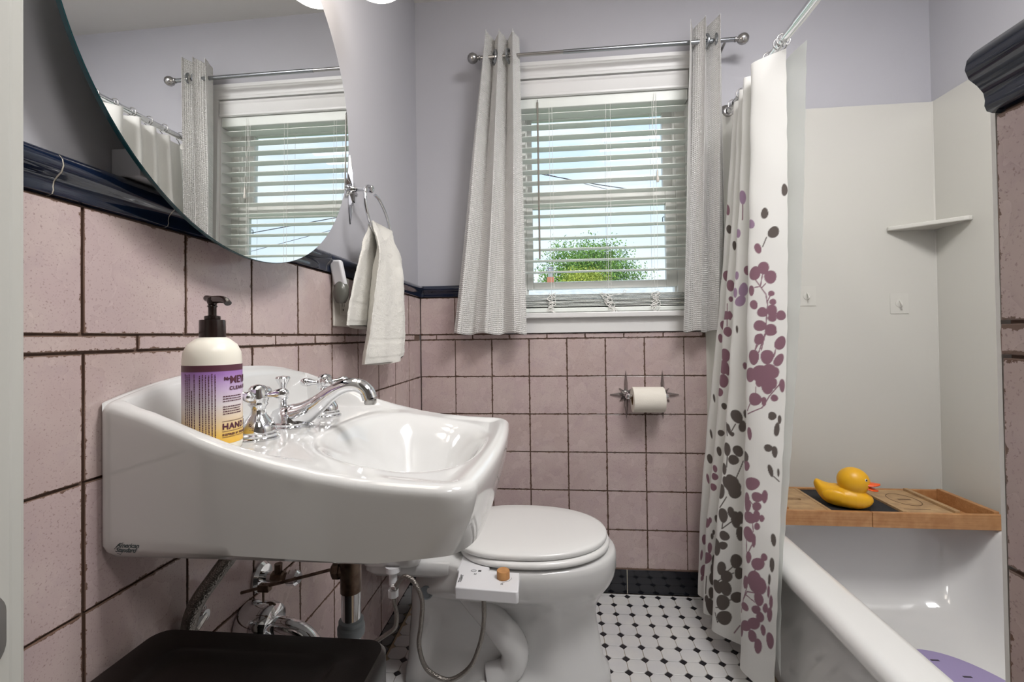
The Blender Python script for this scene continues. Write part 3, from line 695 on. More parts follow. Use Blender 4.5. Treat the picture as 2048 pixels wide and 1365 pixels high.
# soap bottle
sb = thing('soap_dispenser', 'cream hand soap bottle with purple and yellow label and dark pump', 'soap bottle', (-.445, .560, .8705)); bx, by_, bz = -.445, .560, .8705; br = .0335
G().lathe([(.028, 0), (.0325, .003), (br, .008), (br, .118), (.0325, .128), (.028, .138), (.019, .1455), (.013, .148), (.013, .152)], (bx, by_, bz), n=48).obj('bottle_body', BOTTLE, sb, 50)
LBL = mat('label_gradient', (.8, .8, .8), .4)
def _lbl():
    nt = LBL.node_tree; N = nt.nodes; L = nt.links; tc = N.new('ShaderNodeTexCoord'); sp = N.new('ShaderNodeSeparateXYZ'); L.new(tc.outputs['Generated'], sp.inputs[0]); r = N.new('ShaderNodeValToRGB'); L.new(sp.outputs[2], r.inputs[0])
    e = r.color_ramp.elements; e[0].position = 0; e[0].color = (.78, .45, .05, 1); e[1].position = 1; e[1].color = (.34, .17, .50, 1)
    for p, c in ((.12, (.80, .52, .12)), (.30, (.78, .62, .42)), (.50, (.74, .68, .70)), (.70, (.60, .46, .68)), (.88, (.38, .20, .52)), (.915, (.36, .18, .50)), (.925, (.10, .03, .05))):
        x = e.new(p); x.color = (*c, 1)
    e[-1].color = (.10, .03, .05, 1)
    L.new(r.outputs[0], N['Principled BSDF'].inputs['Base Color'])
_lbl()
LR = br + .0003; LZ0, LZ1 = bz + .012, bz + .112
G().lathe([(LR, .012), (LR, .112)], (bx, by_, bz), n=48, cap=False).obj('bottle_label', LBL, sb, 60)
A0 = math.radians(-52)        # front direction of the label, turned from the camera toward +x
def wrap(g, a0, z0, lift=.0005):
    out = []
    for x, y, z in g.v:
        a = a0 + x / LR; out.append((bx + (LR + lift + z) * math.cos(a), by_ + (LR + lift + z) * math.sin(a), z0 + y))
    g.v = out; return g
def fine(g):   # split long edges so wrapped text follows the bottle
    me = bpy.data.meshes.new('x'); me.from_pydata(g.v, [], g.f); bm = bmesh.new(); bm.from_mesh(me); bmesh.ops.triangulate(bm, faces=bm.faces)
    for _ in range(3):
        e = [q for q in bm.edges if q.calc_length() > .002]
        if not e: break
        bmesh.ops.subdivide_edges(bm, edges=e, cuts=1); bmesh.ops.triangulate(bm, faces=bm.faces)
    bm.to_mesh(me); bm.free(); h = G(); h.v = [tuple(v.co) for v in me.vertices]; h.f = [tuple(p.vertices) for p in me.polygons]; bpy.data.meshes.remove(me); return h
def lab(s_, size, a_deg, dz, bold=0, m=INK, space=1): return wrap(fine(text_geo(s_, size, .0001, bold, 0, space)), math.radians(a_deg), bz + dz).obj('label_lettering', m, sb, 0)
lab('Mrs.', .0060, -31, .0925, .0002); lab("MEYER'S", .0130, -19, .0885, .0003, space=1.0); lab('CLEAN DAY', .0062, -20, .080, .0002, space=1.25)
lab('HAND SOAP', .0105, -35, .0305, .0003, space=1.1); lab('INSPIRED BY THE GARDEN', .0036, -35, .0225, .0001, space=1.1)
g = G()
for z in (.0405, .0278, .0205): g.box(0, .055, z, z + .0004, -.0001, .0001)
wrap(fine(g), math.radians(-35), bz).obj('label_rule', INK, sb, 0)
g = G(); rnd = random.Random(5)      # illegible fine print: rows of short dashes
for i, z in enumerate((.0715, .0685, .0655, .0585, .0555, .0525, .0495)):
    x = 0.0
    while x < .024: w_ = rnd.uniform(.0008, .003); g.box(x, x + w_, z, z + .0011, -.0001, .0001); x += w_ + .0007
wrap(fine(g), math.radians(-33), bz).obj('label_fine_print', INK, sb, 0)
g = G()
for i in range(11):
    z = .014 + (.012 if i % 4 == 0 else 0); x = -.016 + i * .0033 + (.003 if i > 4 else 0)
    while z < (.100 if i != 3 else .08): w_ = rnd.uniform(.0008, .003); g.box(x, x + .0010, z, z + w_, -.0001, .0001); z += w_ + .0007
wrap(fine(g), math.radians(-82), bz).obj('label_fine_print', INK, sb, 0)
G().lathe([(.0148, .146), (.0152, .148), (.0150, .168), (.0145, .170), (.009, .170), (.0095, .172), (.0092, .175), (.0048, .176), (.0048, .186), (.0060, .188), (.0045, .190)], (bx, by_, bz), n=32).obj('pump_collar', PUMPM, sb, 40)
d = Vector((.80, -.35, 0)).normalized(); c = Vector((bx, by_, bz + .190))
pm = G().lathe([(.0050, 0), (.0065, .004), (.0060, .009), (.0030, .0105)], c, n=20).obj('pump_head', PUMPM, sb, 40)
G().tube(spline([c - d * .013 + Vector((0, 0, .0090)), c + Vector((0, 0, .0068)), c + d * .018 + Vector((0, 0, .006)), c + d * .030 + Vector((0, 0, .004)), c + d * .036 + Vector((0, 0, .000))], 5), [(.0028 + .0022 * (1 - abs(k / 20 - .4)), .0045) for k in range(21)], 12).obj('pump_nozzle', PUMPM, pm, 40)

# plumbing under the sink
dp = thing('drain_pipe', 'tarnished drain pipe with pop-up rod joining chrome tube and wall trap', 'pipe', (-.335, .722, .70)); dx, dy = -.335, .722
G().lathe([(.0165, .0), (.0165, .045), (.0190, .046), (.0190, .052), (.0168, .053), (.0168, .135)], (dx, dy, .603), n=28).obj('tailpiece', BRASS, dp, 40)
G().lathe([(.013, 0), (.013, .016), (.0155, .0165), (.0155, .026), (.011, .03)], (dx, dy, .637), (-1, 0, 0), 8).obj('pivot_nut', BRASS, dp, 30)
rd = G().tube([(dx - .03, dy, .637), (-.525, .722, .592)], .0027, 8).obj('pivot_rod', BRASS, dp, 30)
G().box(-.493, -.474, .716, .728, .597, .608).tube([(-.486, .722, .61), (-.486, .722, .578)], .0022, 6).obj('rod_clip', BRASS, rd, 0, bevel=.001)
G().lathe([(.0155, 0), (.0155, .10)], (dx, dy, .505), n=28).obj('chrome_tube', CHROME, dp, 40)
G().lathe([(.0205, 0), (.0215, .004), (.0215, .014), (.0185, .017), (.0195, .020), (.0195, .024), (.0165, .026)], (dx, dy, .533), n=24).obj('slip_nut', GREYTUBE, dp, 40)
P = spline([(dx, dy, .51), (dx, dy, .44), (dx - .01, dy + .005, .415), (dx - .035, dy + .012, .405), (dx - .06, dy + .02, .42), (dx - .075, dy + .028, .46), (dx - .09, dy + .033, .495), (dx - .13, dy + .038, .512), (-.548, .763, .515)], 8)
G().tube(P, .0165, 20).obj('trap_bend', CHROME, dp, 60)
G().lathe([(.033, 0), (.037, .002), (.037, .045), (.033, .055), (.022, .060), (.017, .060)], (XL + .0005, .763, .515), (1, 0, 0), 32).obj('wall_flange', CHROME, dp, 40)
sv = thing('stop_valve', 'chrome angle stop valve on the tiled wall under the sink', 'valve', (XL, .805, .575))
G().lathe([(.026, 0), (.027, .004), (.022, .010), (.010, .012), (.010, .030)], (XL + .0005, .805, .575), (1, 0, 0), 28).obj('escutcheon', CHROME, sv, 40)
G().lathe([(.011, .025), (.012, .027), (.012, .045), (.009, .048), (.009, .054)], (XL, .805, .575), (1, 0, 0), 8).tube([(XL + .036, .805, .575), (XL + .036, .805, .60)], .007, 10).obj('valve_body', BRASS, sv, 30)
G().lathe([(.011, 0), (.014, .003), (.0135, .018), (.009, .023), (.002, .023)], (XL + .054, .805, .575), (1, 0, 0), 10).obj('valve_handle', CHROME, sv, 30)
shs = thing('sink_supply_hose', 'thick braided hose curving from the sink underside behind the dark bin', 'hose', (-.53, .63, .55))
G().tube(spline([(-.455, .650, .765), (-.470, .640, .712), (-.495, .628, .672), (-.519, .620, .635), (-.530, .618, .600), (-.530, .62, .56), (-.522, .625, .52)], 8), .0105, 14).obj('hose_tube', HOSE, shs, 60)
G().lathe([(.017, 0), (.0185, .004), (.014, .010), (.008, .012), (.008, .020)], (XL + .0005, .648, .600), (1, 0, 0), 24).tube([(XL + .018, .648, .60), (-.527, .625, .592)], .006, 8).obj('hose_elbow', CHROME, shs, 40)

# bin under the sink
bn = thing('lidded_bin', 'dark brown rectangular bin with recessed lid below the sink', 'bin', (-.372, .40, 0))
def rr3(x0, x1, y0, y1, r, z): return [(a, b, z) for a, b in rrect(x0, x1, y0, y1, r, 6)]
G().rings([rr3(-.515, -.235, .355, .555, .03, .0005), rr3(-.528, -.222, .342, .568, .03, .585)]).obj('bin_body', BINM, bn, 40)
G().rings([rr3(-.532, -.217, .338, .573, .022, .58), rr3(-.534, -.214, .336, .575, .022, .584), rr3(-.534, -.214, .336, .575, .022, .622), rr3(-.530, -.218, .340, .571, .022, .628), rr3(-.484, -.262, .376, .542, .016, .6285), rr3(-.481, -.265, .379, .539, .016, .6265), rr3(-.476, -.270, .384, .534, .014, .6235), rr3(-.46, -.285, .40, .518, .012, .623)]).obj('bin_lid', BINM, bn, 40)

# ------------------------------------------------------------------ toilet
to = thing('toilet', 'white toilet with closed lid standing between the sink and the shower curtain', 'toilet', (-.1, 1.39, 0))
TY = 1.385
def egg(xb, xf, w_, z, n=56, p=2.3, pk=.42):
    """plan outline: blunt at the back (xb), rounded at the front (xf), widest at pk"""
    xm = xb + (xf - xb) * pk; out = []
    for k in range(n):
        a = 2 * PI * k / n; c, s_ = math.cos(a), math.sin(a)
        rx = (xf - xm) if c > 0 else (xm - xb); pp = 2.1 if c > 0 else p
        out.append((xm + math.copysign(abs(c) ** (2 / pp), c) * rx, TY + math.copysign(abs(s_) ** (2 / pp), s_) * w_, z))
    if .03 < z < .30:
        q = ss(.03, .06, z) * (1 - ss(.25, .30, z)); out = [(x, TY + (y - TY) * (1 - .30 * q * ss(-.02, -.07, x) * ss(-.41, -.35, x)), zz) for x, y, zz in out]
    return out
L_ = [(-.455, .150, .118, 0.0005, .45, 4), (-.455, .152, .120, .012, .45, 4), (-.452, .146, .116, .045, .45, 4), (-.448, .132, .106, .065, .45, 4), (-.445, .118, .100, .14, .45, 3.5), (-.44, .110, .102, .20, .48, 3.2), (-.44, .116, .112, .235, .5, 3), (-.435, .138, .134, .27, .52, 3), (-.42, .158, .160, .30, .52, 2.8), (-.40, .168, .176, .325, .52, 2.6), (-.38, .172, .183, .35, .52, 2.6), (-.375, .172, .186, .375, .52, 2.6), (-.375, .170, .185, .388, .52, 2.6), (-.372, .164, .180, .395, .52, 2.6), (-.33, .12, .14, .396, .52, 2.4)]
G().rings([egg(a, b, c, z, pk=pk, p=p) for a, b, c, z, pk, p in L_]).obj('bowl', CERAM, to, 60)
# trapway bulges on both sides and stepped foot
for s_ in (-1, 1):
    G().tube(spline([(-.30, TY + s_ * .085, .335), (-.235, TY + s_ * .092, .27), (-.17, TY + s_ * .090, .20), (-.125, TY + s_ * .083, .13), (-.14, TY + s_ * .08, .07), (-.20, TY + s_ * .085, .05)], 7), [lerpn([0, .5, 1], [.030, .042, .034], k / 35) for k in range(36)], 18).obj('trapway', CERAM, to, 80)
    G().lathe([(.017, 0), (.0175, .004), (.016, .022), (.011, .030), (.002, .033)], (-.215, TY + s_ * .122, .028), n=20).obj('bolt_cap', CERAM, to, 60)
G().rings([rr3(-.42, -.05, TY - .14, TY + .14, .04, .0005), rr3(-.42, -.05, TY - .14, TY + .14, .04, .020), rr3(-.415, -.06, TY - .132, TY + .132, .04, .030)]).obj('foot', CERAM, to, 50)
G().lathe([(.019, 0), (.019, .003), (.016, .003), (.0155, -.004), (.001, -.004)], (-.368, TY - .117, .296), (0, -1, 0), 24).obj('mounting_hole', GREYTUBE, to, 50)
G().rings([rr3(-.53, -.29, TY - .13, TY + .13, .03, .345), rr3(-.54, -.27, TY - .15, TY + .15, .03, .365), rr3(-.54, -.27, TY - .15, TY + .15, .03, .392), rr3(-.535, -.275, TY - .145, TY + .145, .03, .397)]).obj('tank_shelf', CERAM, to, 50)
G().rings([rr3(-.530, -.375, TY - .185, TY + .185, .025, .398), rr3(-.533, -.365, TY - .20, TY + .20, .03, .42), rr3(-.535, -.350, TY - .225, TY + .225, .03, .655)]).obj('tank', CERAM, to, 50)
G().rings([rr3(-.537, -.345, TY - .232, TY + .232, .03, .656), rr3(-.540, -.340, TY - .236, TY + .236, .03, .667), rr3(-.538, -.342, TY - .234, TY + .234, .03, .683), rr3(-.52, -.36, TY - .21, TY + .21, .03, .689)]).obj('tank_lid', CERAM, to, 50)
SEATP = mat('white_seat_plastic', (.72, .72, .71), .22)
def lidring(g_, z, pk=.46): return egg(-.285 + g_, .152 - g_, .186 - g_, z, pk=pk, p=2.8)
G().rings([lidring(.006, .401), lidring(0, .405), lidring(-.001, .412), lidring(.002, .418), lidring(.008, .4205)]).obj('seat', SEATP, to, 60)
def lr(g_, z): return egg(-.300 + g_, .146 - g_, .181 - g_, z, pk=.46, p=2.8)
G().rings([lr(.008, .4215), lr(.002, .4235), lr(0, .428), lr(0, .434), lr(.003, .438), lr(.012, .4405), lr(.05, .4425), lr(.12, .443)]).obj('lid', SEATP, to, 60)
for s_ in (-1, 1): G().box(-.325, -.285, TY + s_ * .075 - .015, TY + s_ * .075 + .015, .398, .432).obj('hinge', SEATP, to, 0, bevel=.006)
tv = G().lathe([(.011, 0), (.011, .035), (.020, .036), (.020, .050)], (-.439, 1.200, .352), n=14)
tv.obj('inlet_shank', WPLAST, to, 40)

# bidet attachment
bd = thing('bidet_attachment', 'white plastic bidet control with wooden knob sticking out from the toilet side', 'bidet', (-.17, 1.15, .36))
g = G(); o_ = [(-.250, 1.108), (-.098, 1.098), (-.094, 1.102), (-.098, 1.188), (-.178, 1.192), (-.182, 1.27), (-.26, 1.29), (-.262, 1.20), (-.256, 1.18)]
def shr(k, z): 
    cx_, cy_ = -.18, 1.16; return [(cx_ + (x - cx_) * k, cy_ + (y - cy_) * k, z) for x, y in o_]
g = G().rings([shr(1, .373), shr(1.0, .402)]).obj('control_box', WPLAST, bd, 30, bevel=.004, seg=3)
G().box(-.262, -.186, 1.19, 1.58, .3965, .4008).obj('mounting_plate', WPLAST, bd, 0)
G().lathe([(.0165, 0), (.0165, .017), (.0155, .019), (.002, .0195)], (-.137, 1.160, .4025), n=32).obj('wooden_knob', KNOBW, bd, 40)
g = G(); t = text_geo('TUSHY', .011, .0001, .0003, space=1.15); g.add([(-.240 - y, 1.152 - .0 + x - .022, .4025 + z) for x, y, z in t.v], t.f); g.obj('lettering', INKK, bd, 0)
G().tube([(-.137 + .021 * math.cos(a), 1.160 + .021 * math.sin(a), .4024) for a in [math.radians(-95 + 11 * k) for k in range(10)]], .0003, 4).obj('dial_arc', INKK, bd, 0)
for x_, y_ in ((-.140, 1.128), (-.1365, 1.128), (-.214, 1.170), (-.210, 1.170)): G().box(x_, x_ + .0015, y_, y_ + .006, .402, .4027).obj('drop_mark', INKK, bd, 0)
G().box(-.206, -.198, 1.186, 1.192, .402, .4027).obj('nozzle_mark', INKK, bd, 0)
G().tube([(-.218 + .007 * math.cos(a), 1.189 + .0045 * math.sin(a), .4024) for a in [2 * PI * k / 12 for k in range(13)]], .0005, 4).obj('nozzle_mark', INKK, bd, 0)
bh = thing('bidet_hose', 'thin braided hose looping from the toilet tank inlet to the bidet control', 'hose', (-.40, 1.15, .2))
G().tube(spline([(-.427, 1.187, .355), (-.400, 1.170, .390), (-.374, 1.166, .383), (-.350, 1.165, .336), (-.353, 1.165, .271), (-.359, 1.165, .22), (-.346, 1.165, .169), (-.318, 1.165, .143), (-.275, 1.165, .135), (-.226, 1.165, .170), (-.200, 1.165, .228), (-.189, 1.165, .285), (-.188, 1.163, .336), (-.188, 1.163, .374)], 8), .0060, 12).obj('hose_tube', HOSE, bh, 60)
G().lathe([(.009, 0), (.009, .012), (.006, .014)], (-.436, 1.190, .352), (1, -.3, 0), 8).obj('hose_fitting', NICKEL, bh, 30)
ts = thing('toilet_supply_hose', 'braided steel supply line bending from the wall up to the toilet tank', 'hose', (-.47, 1.2, .25))
G().tube(spline([(-.439, 1.200, .353), (-.438, 1.199, .315), (-.430, 1.196, .285), (-.428, 1.195, .265), (-.434, 1.195, .240), (-.465, 1.198, .215), (-.500, 1.202, .190), (-.535, 1.206, .172)], 8), .0058, 12).obj('hose_tube', HOSE, ts, 60)
G().lathe([(.013, 0), (.0145, .003), (.0145, .020), (.010, .024), (.008, .034)], (-.439, 1.200, .320), n=8).obj('tank_nut', WPLAST, ts, 30)
G().lathe([(.020, 0), (.021, .003), (.012, .007), (.009, .02)], (XL + .0005, 1.207, .168), (1, 0, 0), 20).obj('wall_stub', CHROME, ts, 30)

# ------------------------------------------------------------------ star mounts, ring, towel, roll
def star(c, ax_n, up, sc, long_=.093, mid=.055, short=.03, asym=None):
    """atomic star lying on a wall: normal ax_n, up vector"""
    c, nn, up = Vector(c), Vector(ax_n), Vector(up); sd = up.cross(nn); g = G()
    for k in range(8):
        a = PI / 4 * k; L_ = long_ if k in (2, 6) else mid if k in (0, 4) else short; L_ *= sc
        d = sd * math.cos(a) + up * math.sin(a); s_ = d.cross(nn)
        w0 = (.0065 if k % 2 else .0085) * sc
        a0 = c + d * .004; m_ = c + d * L_ * .45; e = c + d * L_
        g.rings([[a0 + s_ * w0 * .8 + nn * .001, a0 + nn * .012, a0 - s_ * w0 * .8 + nn * .001, a0 - nn * .0], [m_ + s_ * w0 * .85 + nn * .001, m_ + nn * .011, m_ - s_ * w0 * .85 + nn * .001, m_], [e + s_ * .0008 + nn * .001, e + nn * .004, e - s_ * .0008 + nn * .001, e]])
    return g
th = thing('towel_ring', 'chrome starburst towel ring mounted on the painted wall beside the mirror', 'towel ring', (XL, 1.224, 1.42))
sc_ = (XL - PT + .0005, 1.218, 1.425)
star(sc_, (1, 0, 0), (0, 0, 1), 1.0, .096, .050, .040).obj('starburst', CHROME, th, 0)
G().lathe([(.010, .0), (.012, .008), (.008, .016), (.0055, .026), (.0055, .045), (.009, .052), (.0115, .060), (.009, .068), (.002, .071)], sc_, (1, 0, 0), 20).obj('post', CHROME, th, 40)
ring_pts = [(-.497, 1.222, 1.418), (-.493, 1.195, 1.424), (-.489, 1.166, 1.412), (-.486, 1.152, 1.388), (-.485, 1.152, 1.36), (-.483, 1.170, 1.325), (-.481, 1.205, 1.296), (-.480, 1.25, 1.284), (-.480, 1.292, 1.292), (-.482, 1.320, 1.320), (-.484, 1.315, 1.352), (-.487, 1.290, 1.384), (-.490, 1.258, 1.406), (-.493, 1.236, 1.413)]
G().tube(spline(ring_pts, 6), .0046, 12).obj('ring', CHROME, th, 60)

tw = thing('hand_towel', 'cream white terry hand towel folded over the chrome ring', 'towel', (-.48, 1.26, .95))
def ringz(y):      # lower arc of the ring that carries the towel
    return float(np.interp(y, [1.150, 1.170, 1.205, 1.25, 1.292, 1.320, 1.34], [1.36, 1.325, 1.296, 1.284, 1.292, 1.320, 1.35]))
def towel():
    zl = [1.300, 1.27, 1.22, 1.15, 1.08, 1.02, .975, .948]
    def leaf(zb_, yl_, yr_, xo, am, nf, ph, nn, mm, side_, nz=.0016, th_=.008):
        R = []
        for i in range(mm):
            t = i / (mm - 1); ring = []; w1 = ss(0, .22, t)
            for side in (0, 1):
                for k in range(nn):
                    u = k / (nn - 1); u_ = u if side == 0 else 1 - u
                    yt = 1.176 + (1.324 - 1.176) * u_; top = ringz(yt) + .0065 + .010 * math.sin(PI * min(1, u_ * 2.4)) * (u_ < .42) + .008 * math.sin(PI * max(0, (u_ - .58) / .42)) 
                    z = top + (zb_ - .012 * math.sin(PI * u_) + .006 * u_ - top) * t
                    a = float(np.interp(-z, [-q for q in zl], yl_)); b = float(np.interp(-z, [-q for q in zl], yr_)); y = yt * (1 - w1) + (a + (b - a) * u_) * w1
                    am_ = am * (.35 + .65 * ss(0, .35, t)); lobe = .013 * (abs(2 * u_ - 1) ** 1.5 - .45) * (1 - .6 * t)
                    x = -.4815 + side_ * .0045 * (1 - w1) + (xo + .4815) * w1 + (am_ * math.sin(2 * PI * nf * u_ + ph + .7 * t) + .4 * am_ * math.sin(2 * PI * nf * 2.1 * u_ + 1 + t)) * ss(.02, .3, t) + side_ * lobe * w1
                    e = math.sqrt(max(0, 1 - (2 * u_ - 1) ** 12)); x += (th_ / 2 if side == 0 else -th_ / 2) * e
                    q = noise.noise(Vector((x * 60, y * 60, z * 60))) * nz * .7 + noise.noise(Vector((x * 300, y * 300, z * 300))) * nz
                    band = abs(z - (zb_ + .055)) < .006 or z < zb_ + .012
                    if band: q = q * .25 - (.0012 if side == 0 else 0)
                    ring.append((x + q, y, z))
            R.append(ring)
        return G().rings(R)
    leaf(.950, [1.180, 1.168, 1.150, 1.128, 1.112, 1.098, 1.078, 1.072], [1.330, 1.372, 1.402, 1.420, 1.430, 1.430, 1.420, 1.412], -.466, .013, 1.3, 2.3, 110, 130, 1).obj('front_leaf', TERRY, tw, 80)
    leaf(1.045, [1.176, 1.155, 1.122, 1.085, 1.055, 1.045, 1.04, 1.04], [1.324, 1.36, 1.38, 1.39, 1.39, 1.38, 1.38, 1.38], -.494, .008, 1.1, 2.0, 90, 90, -1).obj('back_leaf', TERRY, tw, 80)
towel()

tp = thing('toilet_paper_holder', 'pair of silver starburst mounts holding a spindle on the pink tiles', 'toilet paper holder', (.345, YB, .777))
for x in (.278, .418):
    star((x, YB - .0008, .777), (0, -1, 0), (0, 0, 1), 1.0, .094, .062, .036).obj('starburst', NICKEL, tp, 0)
    G().lathe([(.009, 0), (.012, .007), (.008, .014), (.0065, .022), (.0065, .045), (.011, .053), (.012, .060), (.008, .067), (.002, .069)], (x, YB - .001, .777), (0, -1, 0), 20).obj('post', CHROME, tp, 40)
G().tube([(.283, YB - .058, .777), (.412, YB - .058, .777)], .0075, 14).obj('spindle', CHROME, tp, 40)
tr = thing('toilet_paper_roll', 'cream toilet paper roll on the starburst holder', 'toilet paper', (.350, YB - .058, .765))
rc = (.292, YB - .058, .7645); rr_ = .048
g = G(); g.lathe([(.0205, .0003), (rr_ - .002, 0), (rr_, .002), (rr_, .115), (rr_ - .002, .117), (.0205, .1167), (.0205, .0003)], rc, (1, 0, 0), 56, cap=False); g.obj('paper_wrap', PAPER, tr, 40)
G().lathe([(.0205, 0), (.0190, 0), (.0190, .117), (.0205, .117)], rc, (1, 0, 0), 32, cap=False).obj('cardboard_core', CARD, tr, 40)
g = G(); g.rings([[(x, YB - .058 - (rr_ + .0004) * math.cos(a), .7645 + (rr_ + .0004) * math.sin(a)) for a in [math.radians(60 - 9 * k) for k in range(12)]] + [(x, YB - .058 - (rr_ + .0012) * math.cos(a), .7645 + (rr_ + .0012) * math.sin(a)) for a in [math.radians(60 - 9 * (11 - k)) for k in range(12)]] for x in (.293, .350, .408)]); g.obj('loose_sheet', PAPER, tr, 50)

# outlet and plug-in device
ol = thing('wall_outlet', 'cream outlet plate on the pink tiles beside the hanging towel', 'outlet', (XL, 1.135, 1.108))
G().box(XL + .0002, XL + .006, 1.090, 1.176, 1.044, 1.172).obj('cover_plate', CREAMP, ol, 0, bevel=.003)
G().box(XL + .006, XL + .0085, 1.117, 1.150, 1.075, 1.141).obj('receptacle', CREAMP, ol, 0, bevel=.0012)
g = G()
for zc in (1.100,): g.box(XL + .0084, XL + .0088, 1.127, 1.1285, zc - .005, zc + .005).box(XL + .0084, XL + .0088, 1.138, 1.1395, zc - .005, zc + .005).box(XL + .0084, XL + .0088, 1.131, 1.136, zc - .016, zc - .011)
g.obj('socket_slots', INKK, ol, 0)
G().lathe([(.003, 0), (.0028, .001), (.001, .0012)], (XL + .006, 1.133, 1.057), (1, 0, 0), 10).obj('plate_screw', CREAMP, ol, 30)
nl = thing('plug_in_device', 'white and grey plug-in device pushed into the outlet with upright arm', 'plug-in light', (-.52, 1.10, 1.14))
R = []
for i in range(9):
    t = i / 8; z = 1.101 + .052 * t; a = math.sin(PI * (.12 + .76 * t)) ** .6; R.append([(-.522 + .019 * a * math.cos(q), 1.086 + .0165 * a * math.sin(q), z) for q in [2 * PI * k / 24 for k in range(24)]])
G().rings(R).obj('grey_base', GREYP, nl, 60)
g = G().rings([[(x_, y_, z_) for x_, y_, z_ in ((-.538, 1.080, z), (-.508, 1.080, z), (-.508, 1.098, z), (-.538, 1.098, z))] for z in (1.142, 1.205)]); g.v = [(x - (.006 if z > 1.2 else 0), y - (.016 if z > 1.2 else 0), z) for x, y, z in g.v]; g.obj('upright_arm', WPLAST, nl, 30, bevel=.005, seg=3)
G().box(XL + .0088, -.527, 1.092, 1.112, 1.112, 1.138).obj('plug_face', GREYP, nl, 0, bevel=.003)

# ------------------------------------------------------------------ tub, surround
TZ = .389
tb = thing('bathtub', 'white enamel bathtub behind the shower curtain along the right wall', 'bathtub', (1.0, 1.1, 0))
def tr_(x0, x1, y0, y1, r, z): return [(a, b, z) for a, b in rrect(x0, x1, y0, y1, r, 10)]
ya, yb2 = .372, YB - .001
R = [tr_(.632, 1.418, ya, yb2, .01, .0005), tr_(.628, 1.418, ya, yb2, .012, .06), tr_(.634, 1.418, ya, yb2, .012, .10), tr_(.636, 1.418, ya, yb2, .012, .33), tr_(.626, 1.418, ya, yb2, .02, .340), tr_(.603, 1.418, ya, yb2, .03, .346), tr_(.597, 1.418, ya, yb2, .03, .352), tr_(.596, 1.418, ya, yb2, .03, .366), tr_(.600, 1.418, ya, yb2, .03, .378), tr_(.610, 1.418, ya, yb2, .03, .3865), tr_(.624, 1.418, ya, yb2, .03, TZ), tr_(.688, 1.375, .46, 1.765, .08, TZ), tr_(.700, 1.368, .475, 1.755, .09, .3865), tr_(.710, 1.362, .485, 1.747, .10, .378), tr_(.716, 1.356, .495, 1.74, .11, .36), tr_(.735, 1.33, .53, 1.715, .14, .20), tr_(.752, 1.31, .56, 1.69, .15, .12), tr_(.775, 1.28, .60, 1.66, .15, .078), tr_(.81, 1.24, .66, 1.62, .15, .062), tr_(.9, 1.15, .8, 1.5, .1, .058)]
G().rings(R).obj('tub_shell', TUBW, tb, 60)
g = G()
for x, w_ in ((1.0, .0),): g.lathe([(.022, 0), (.022, .003), (.018, .004), (.002, .004)], (1.03, .72, .0585), n=24)
g.obj('drain_cover', CHROME, tb, 40)
su = thing('tub_surround', 'smooth off-white wall panels lining the bath alcove', 'wall panel', (1.42, YB, .39))
G().box(.585, XR - .0005, YB - .0005, Y0 - .0002, TZ + .001, 1.866).obj('back_panel', SURR, su, 0, bevel=.001)
G().box(XR - .006, XR - .0002, .372, YB - .001, TZ + .001, 1.866).obj('side_panel', SURR, su, 0, bevel=.001)
g = G(); g.rings([[(XR - .0062, y_, z) , (XR - .0062 - .003, y_, z), (XR - .0062, y_ - .003, z)] for y_ in (YB - .0008,) for z in (TZ + .001, 1.866)]).obj('corner_bead', SURR, su, 60)
sh = thing('corner_shelf', 'small off-white triangular shelf in the corner of the bath alcove', 'shelf', (1.41, YB, 1.39))
o_ = [(XR - .0065, YB - .001), (1.245, YB - .001), (1.243, YB - .012), (1.250, YB - .020), (1.39, YB - .150), (1.400, YB - .156), (XR - .0065, YB - .156)]
G().rings([[(x, y, 1.386) for x, y in o_], [(x, y, 1.401) for x, y in o_]]).obj('shelf_board', SURR, sh, 0, bevel=.003)
for i, (x, z, lb) in enumerate(((.958, 1.150, 'clear square adhesive hook on the bath panel nearest the shower curtain'), (1.283, 1.115, 'clear square adhesive hook on the bath panel below the corner shelf'))):
    hk = thing('adhesive_hook', lb, 'hook', (x, YB, z), 'clear adhesive hooks on the bath panel')
    G().box(x - .032, x + .032, YB - .0022, YB - .0006, z - .038, z + .038).obj('adhesive_square', CLEARH, hk, 0, bevel=.0006)
    G().tube(spline([(x, YB - .003, z + .012), (x, YB - .010, z + .004), (x, YB - .016, z - .006), (x, YB - .013, z - .012), (x, YB - .008, z - .012)], 4), .0025, 8).lathe([(.014, 0), (.014, .001), (.011, .0016), (.001, .0016)], (x, YB - .0022, z), (0, -1, 0), 20).obj('hook_tip', CLEARH, hk, 40)

# bath mat
bm_ = thing('bath_mat', 'lavender rubber bath mat with small slots lying in the tub', 'bath mat', (1.08, 1.2, .06))
def matmesh():
    g = G(); cx_, cy_ = 1.045, 1.13; n_ = 64
    def el(k, z): return [(cx_ + .195 * k * math.copysign(abs(math.cos(a)) ** .8, math.cos(a)), cy_ + .36 * k * math.copysign(abs(math.sin(a)) ** .9, math.sin(a)), z) for a in [2 * PI * q / n_ for q in range(n_)]]
    g.rings([el(1, .0595), el(1, .0635), el(.985, .065)]); return g
matmesh().obj('mat_body', LAV, bm_, 40)
BLKS = mat('slot_dark', (.06, .05, .07), .8); 
g = G()
for i in range(-2, 3):
    for j in range(-5, 6):
        x, y = 1.045 + i * .065 + (.03 if j % 2 else 0), 1.13 + j * .062
        if ((x - 1.045) / .175) ** 2 + ((y - 1.13) / .33) ** 2 < 1: g.box(x - .011, x + .011, y - .003, y + .003, .0649, .0656)
o = g.obj('mat_slots', BLKS, bm_, 0); o['kind'] = 'stuff'

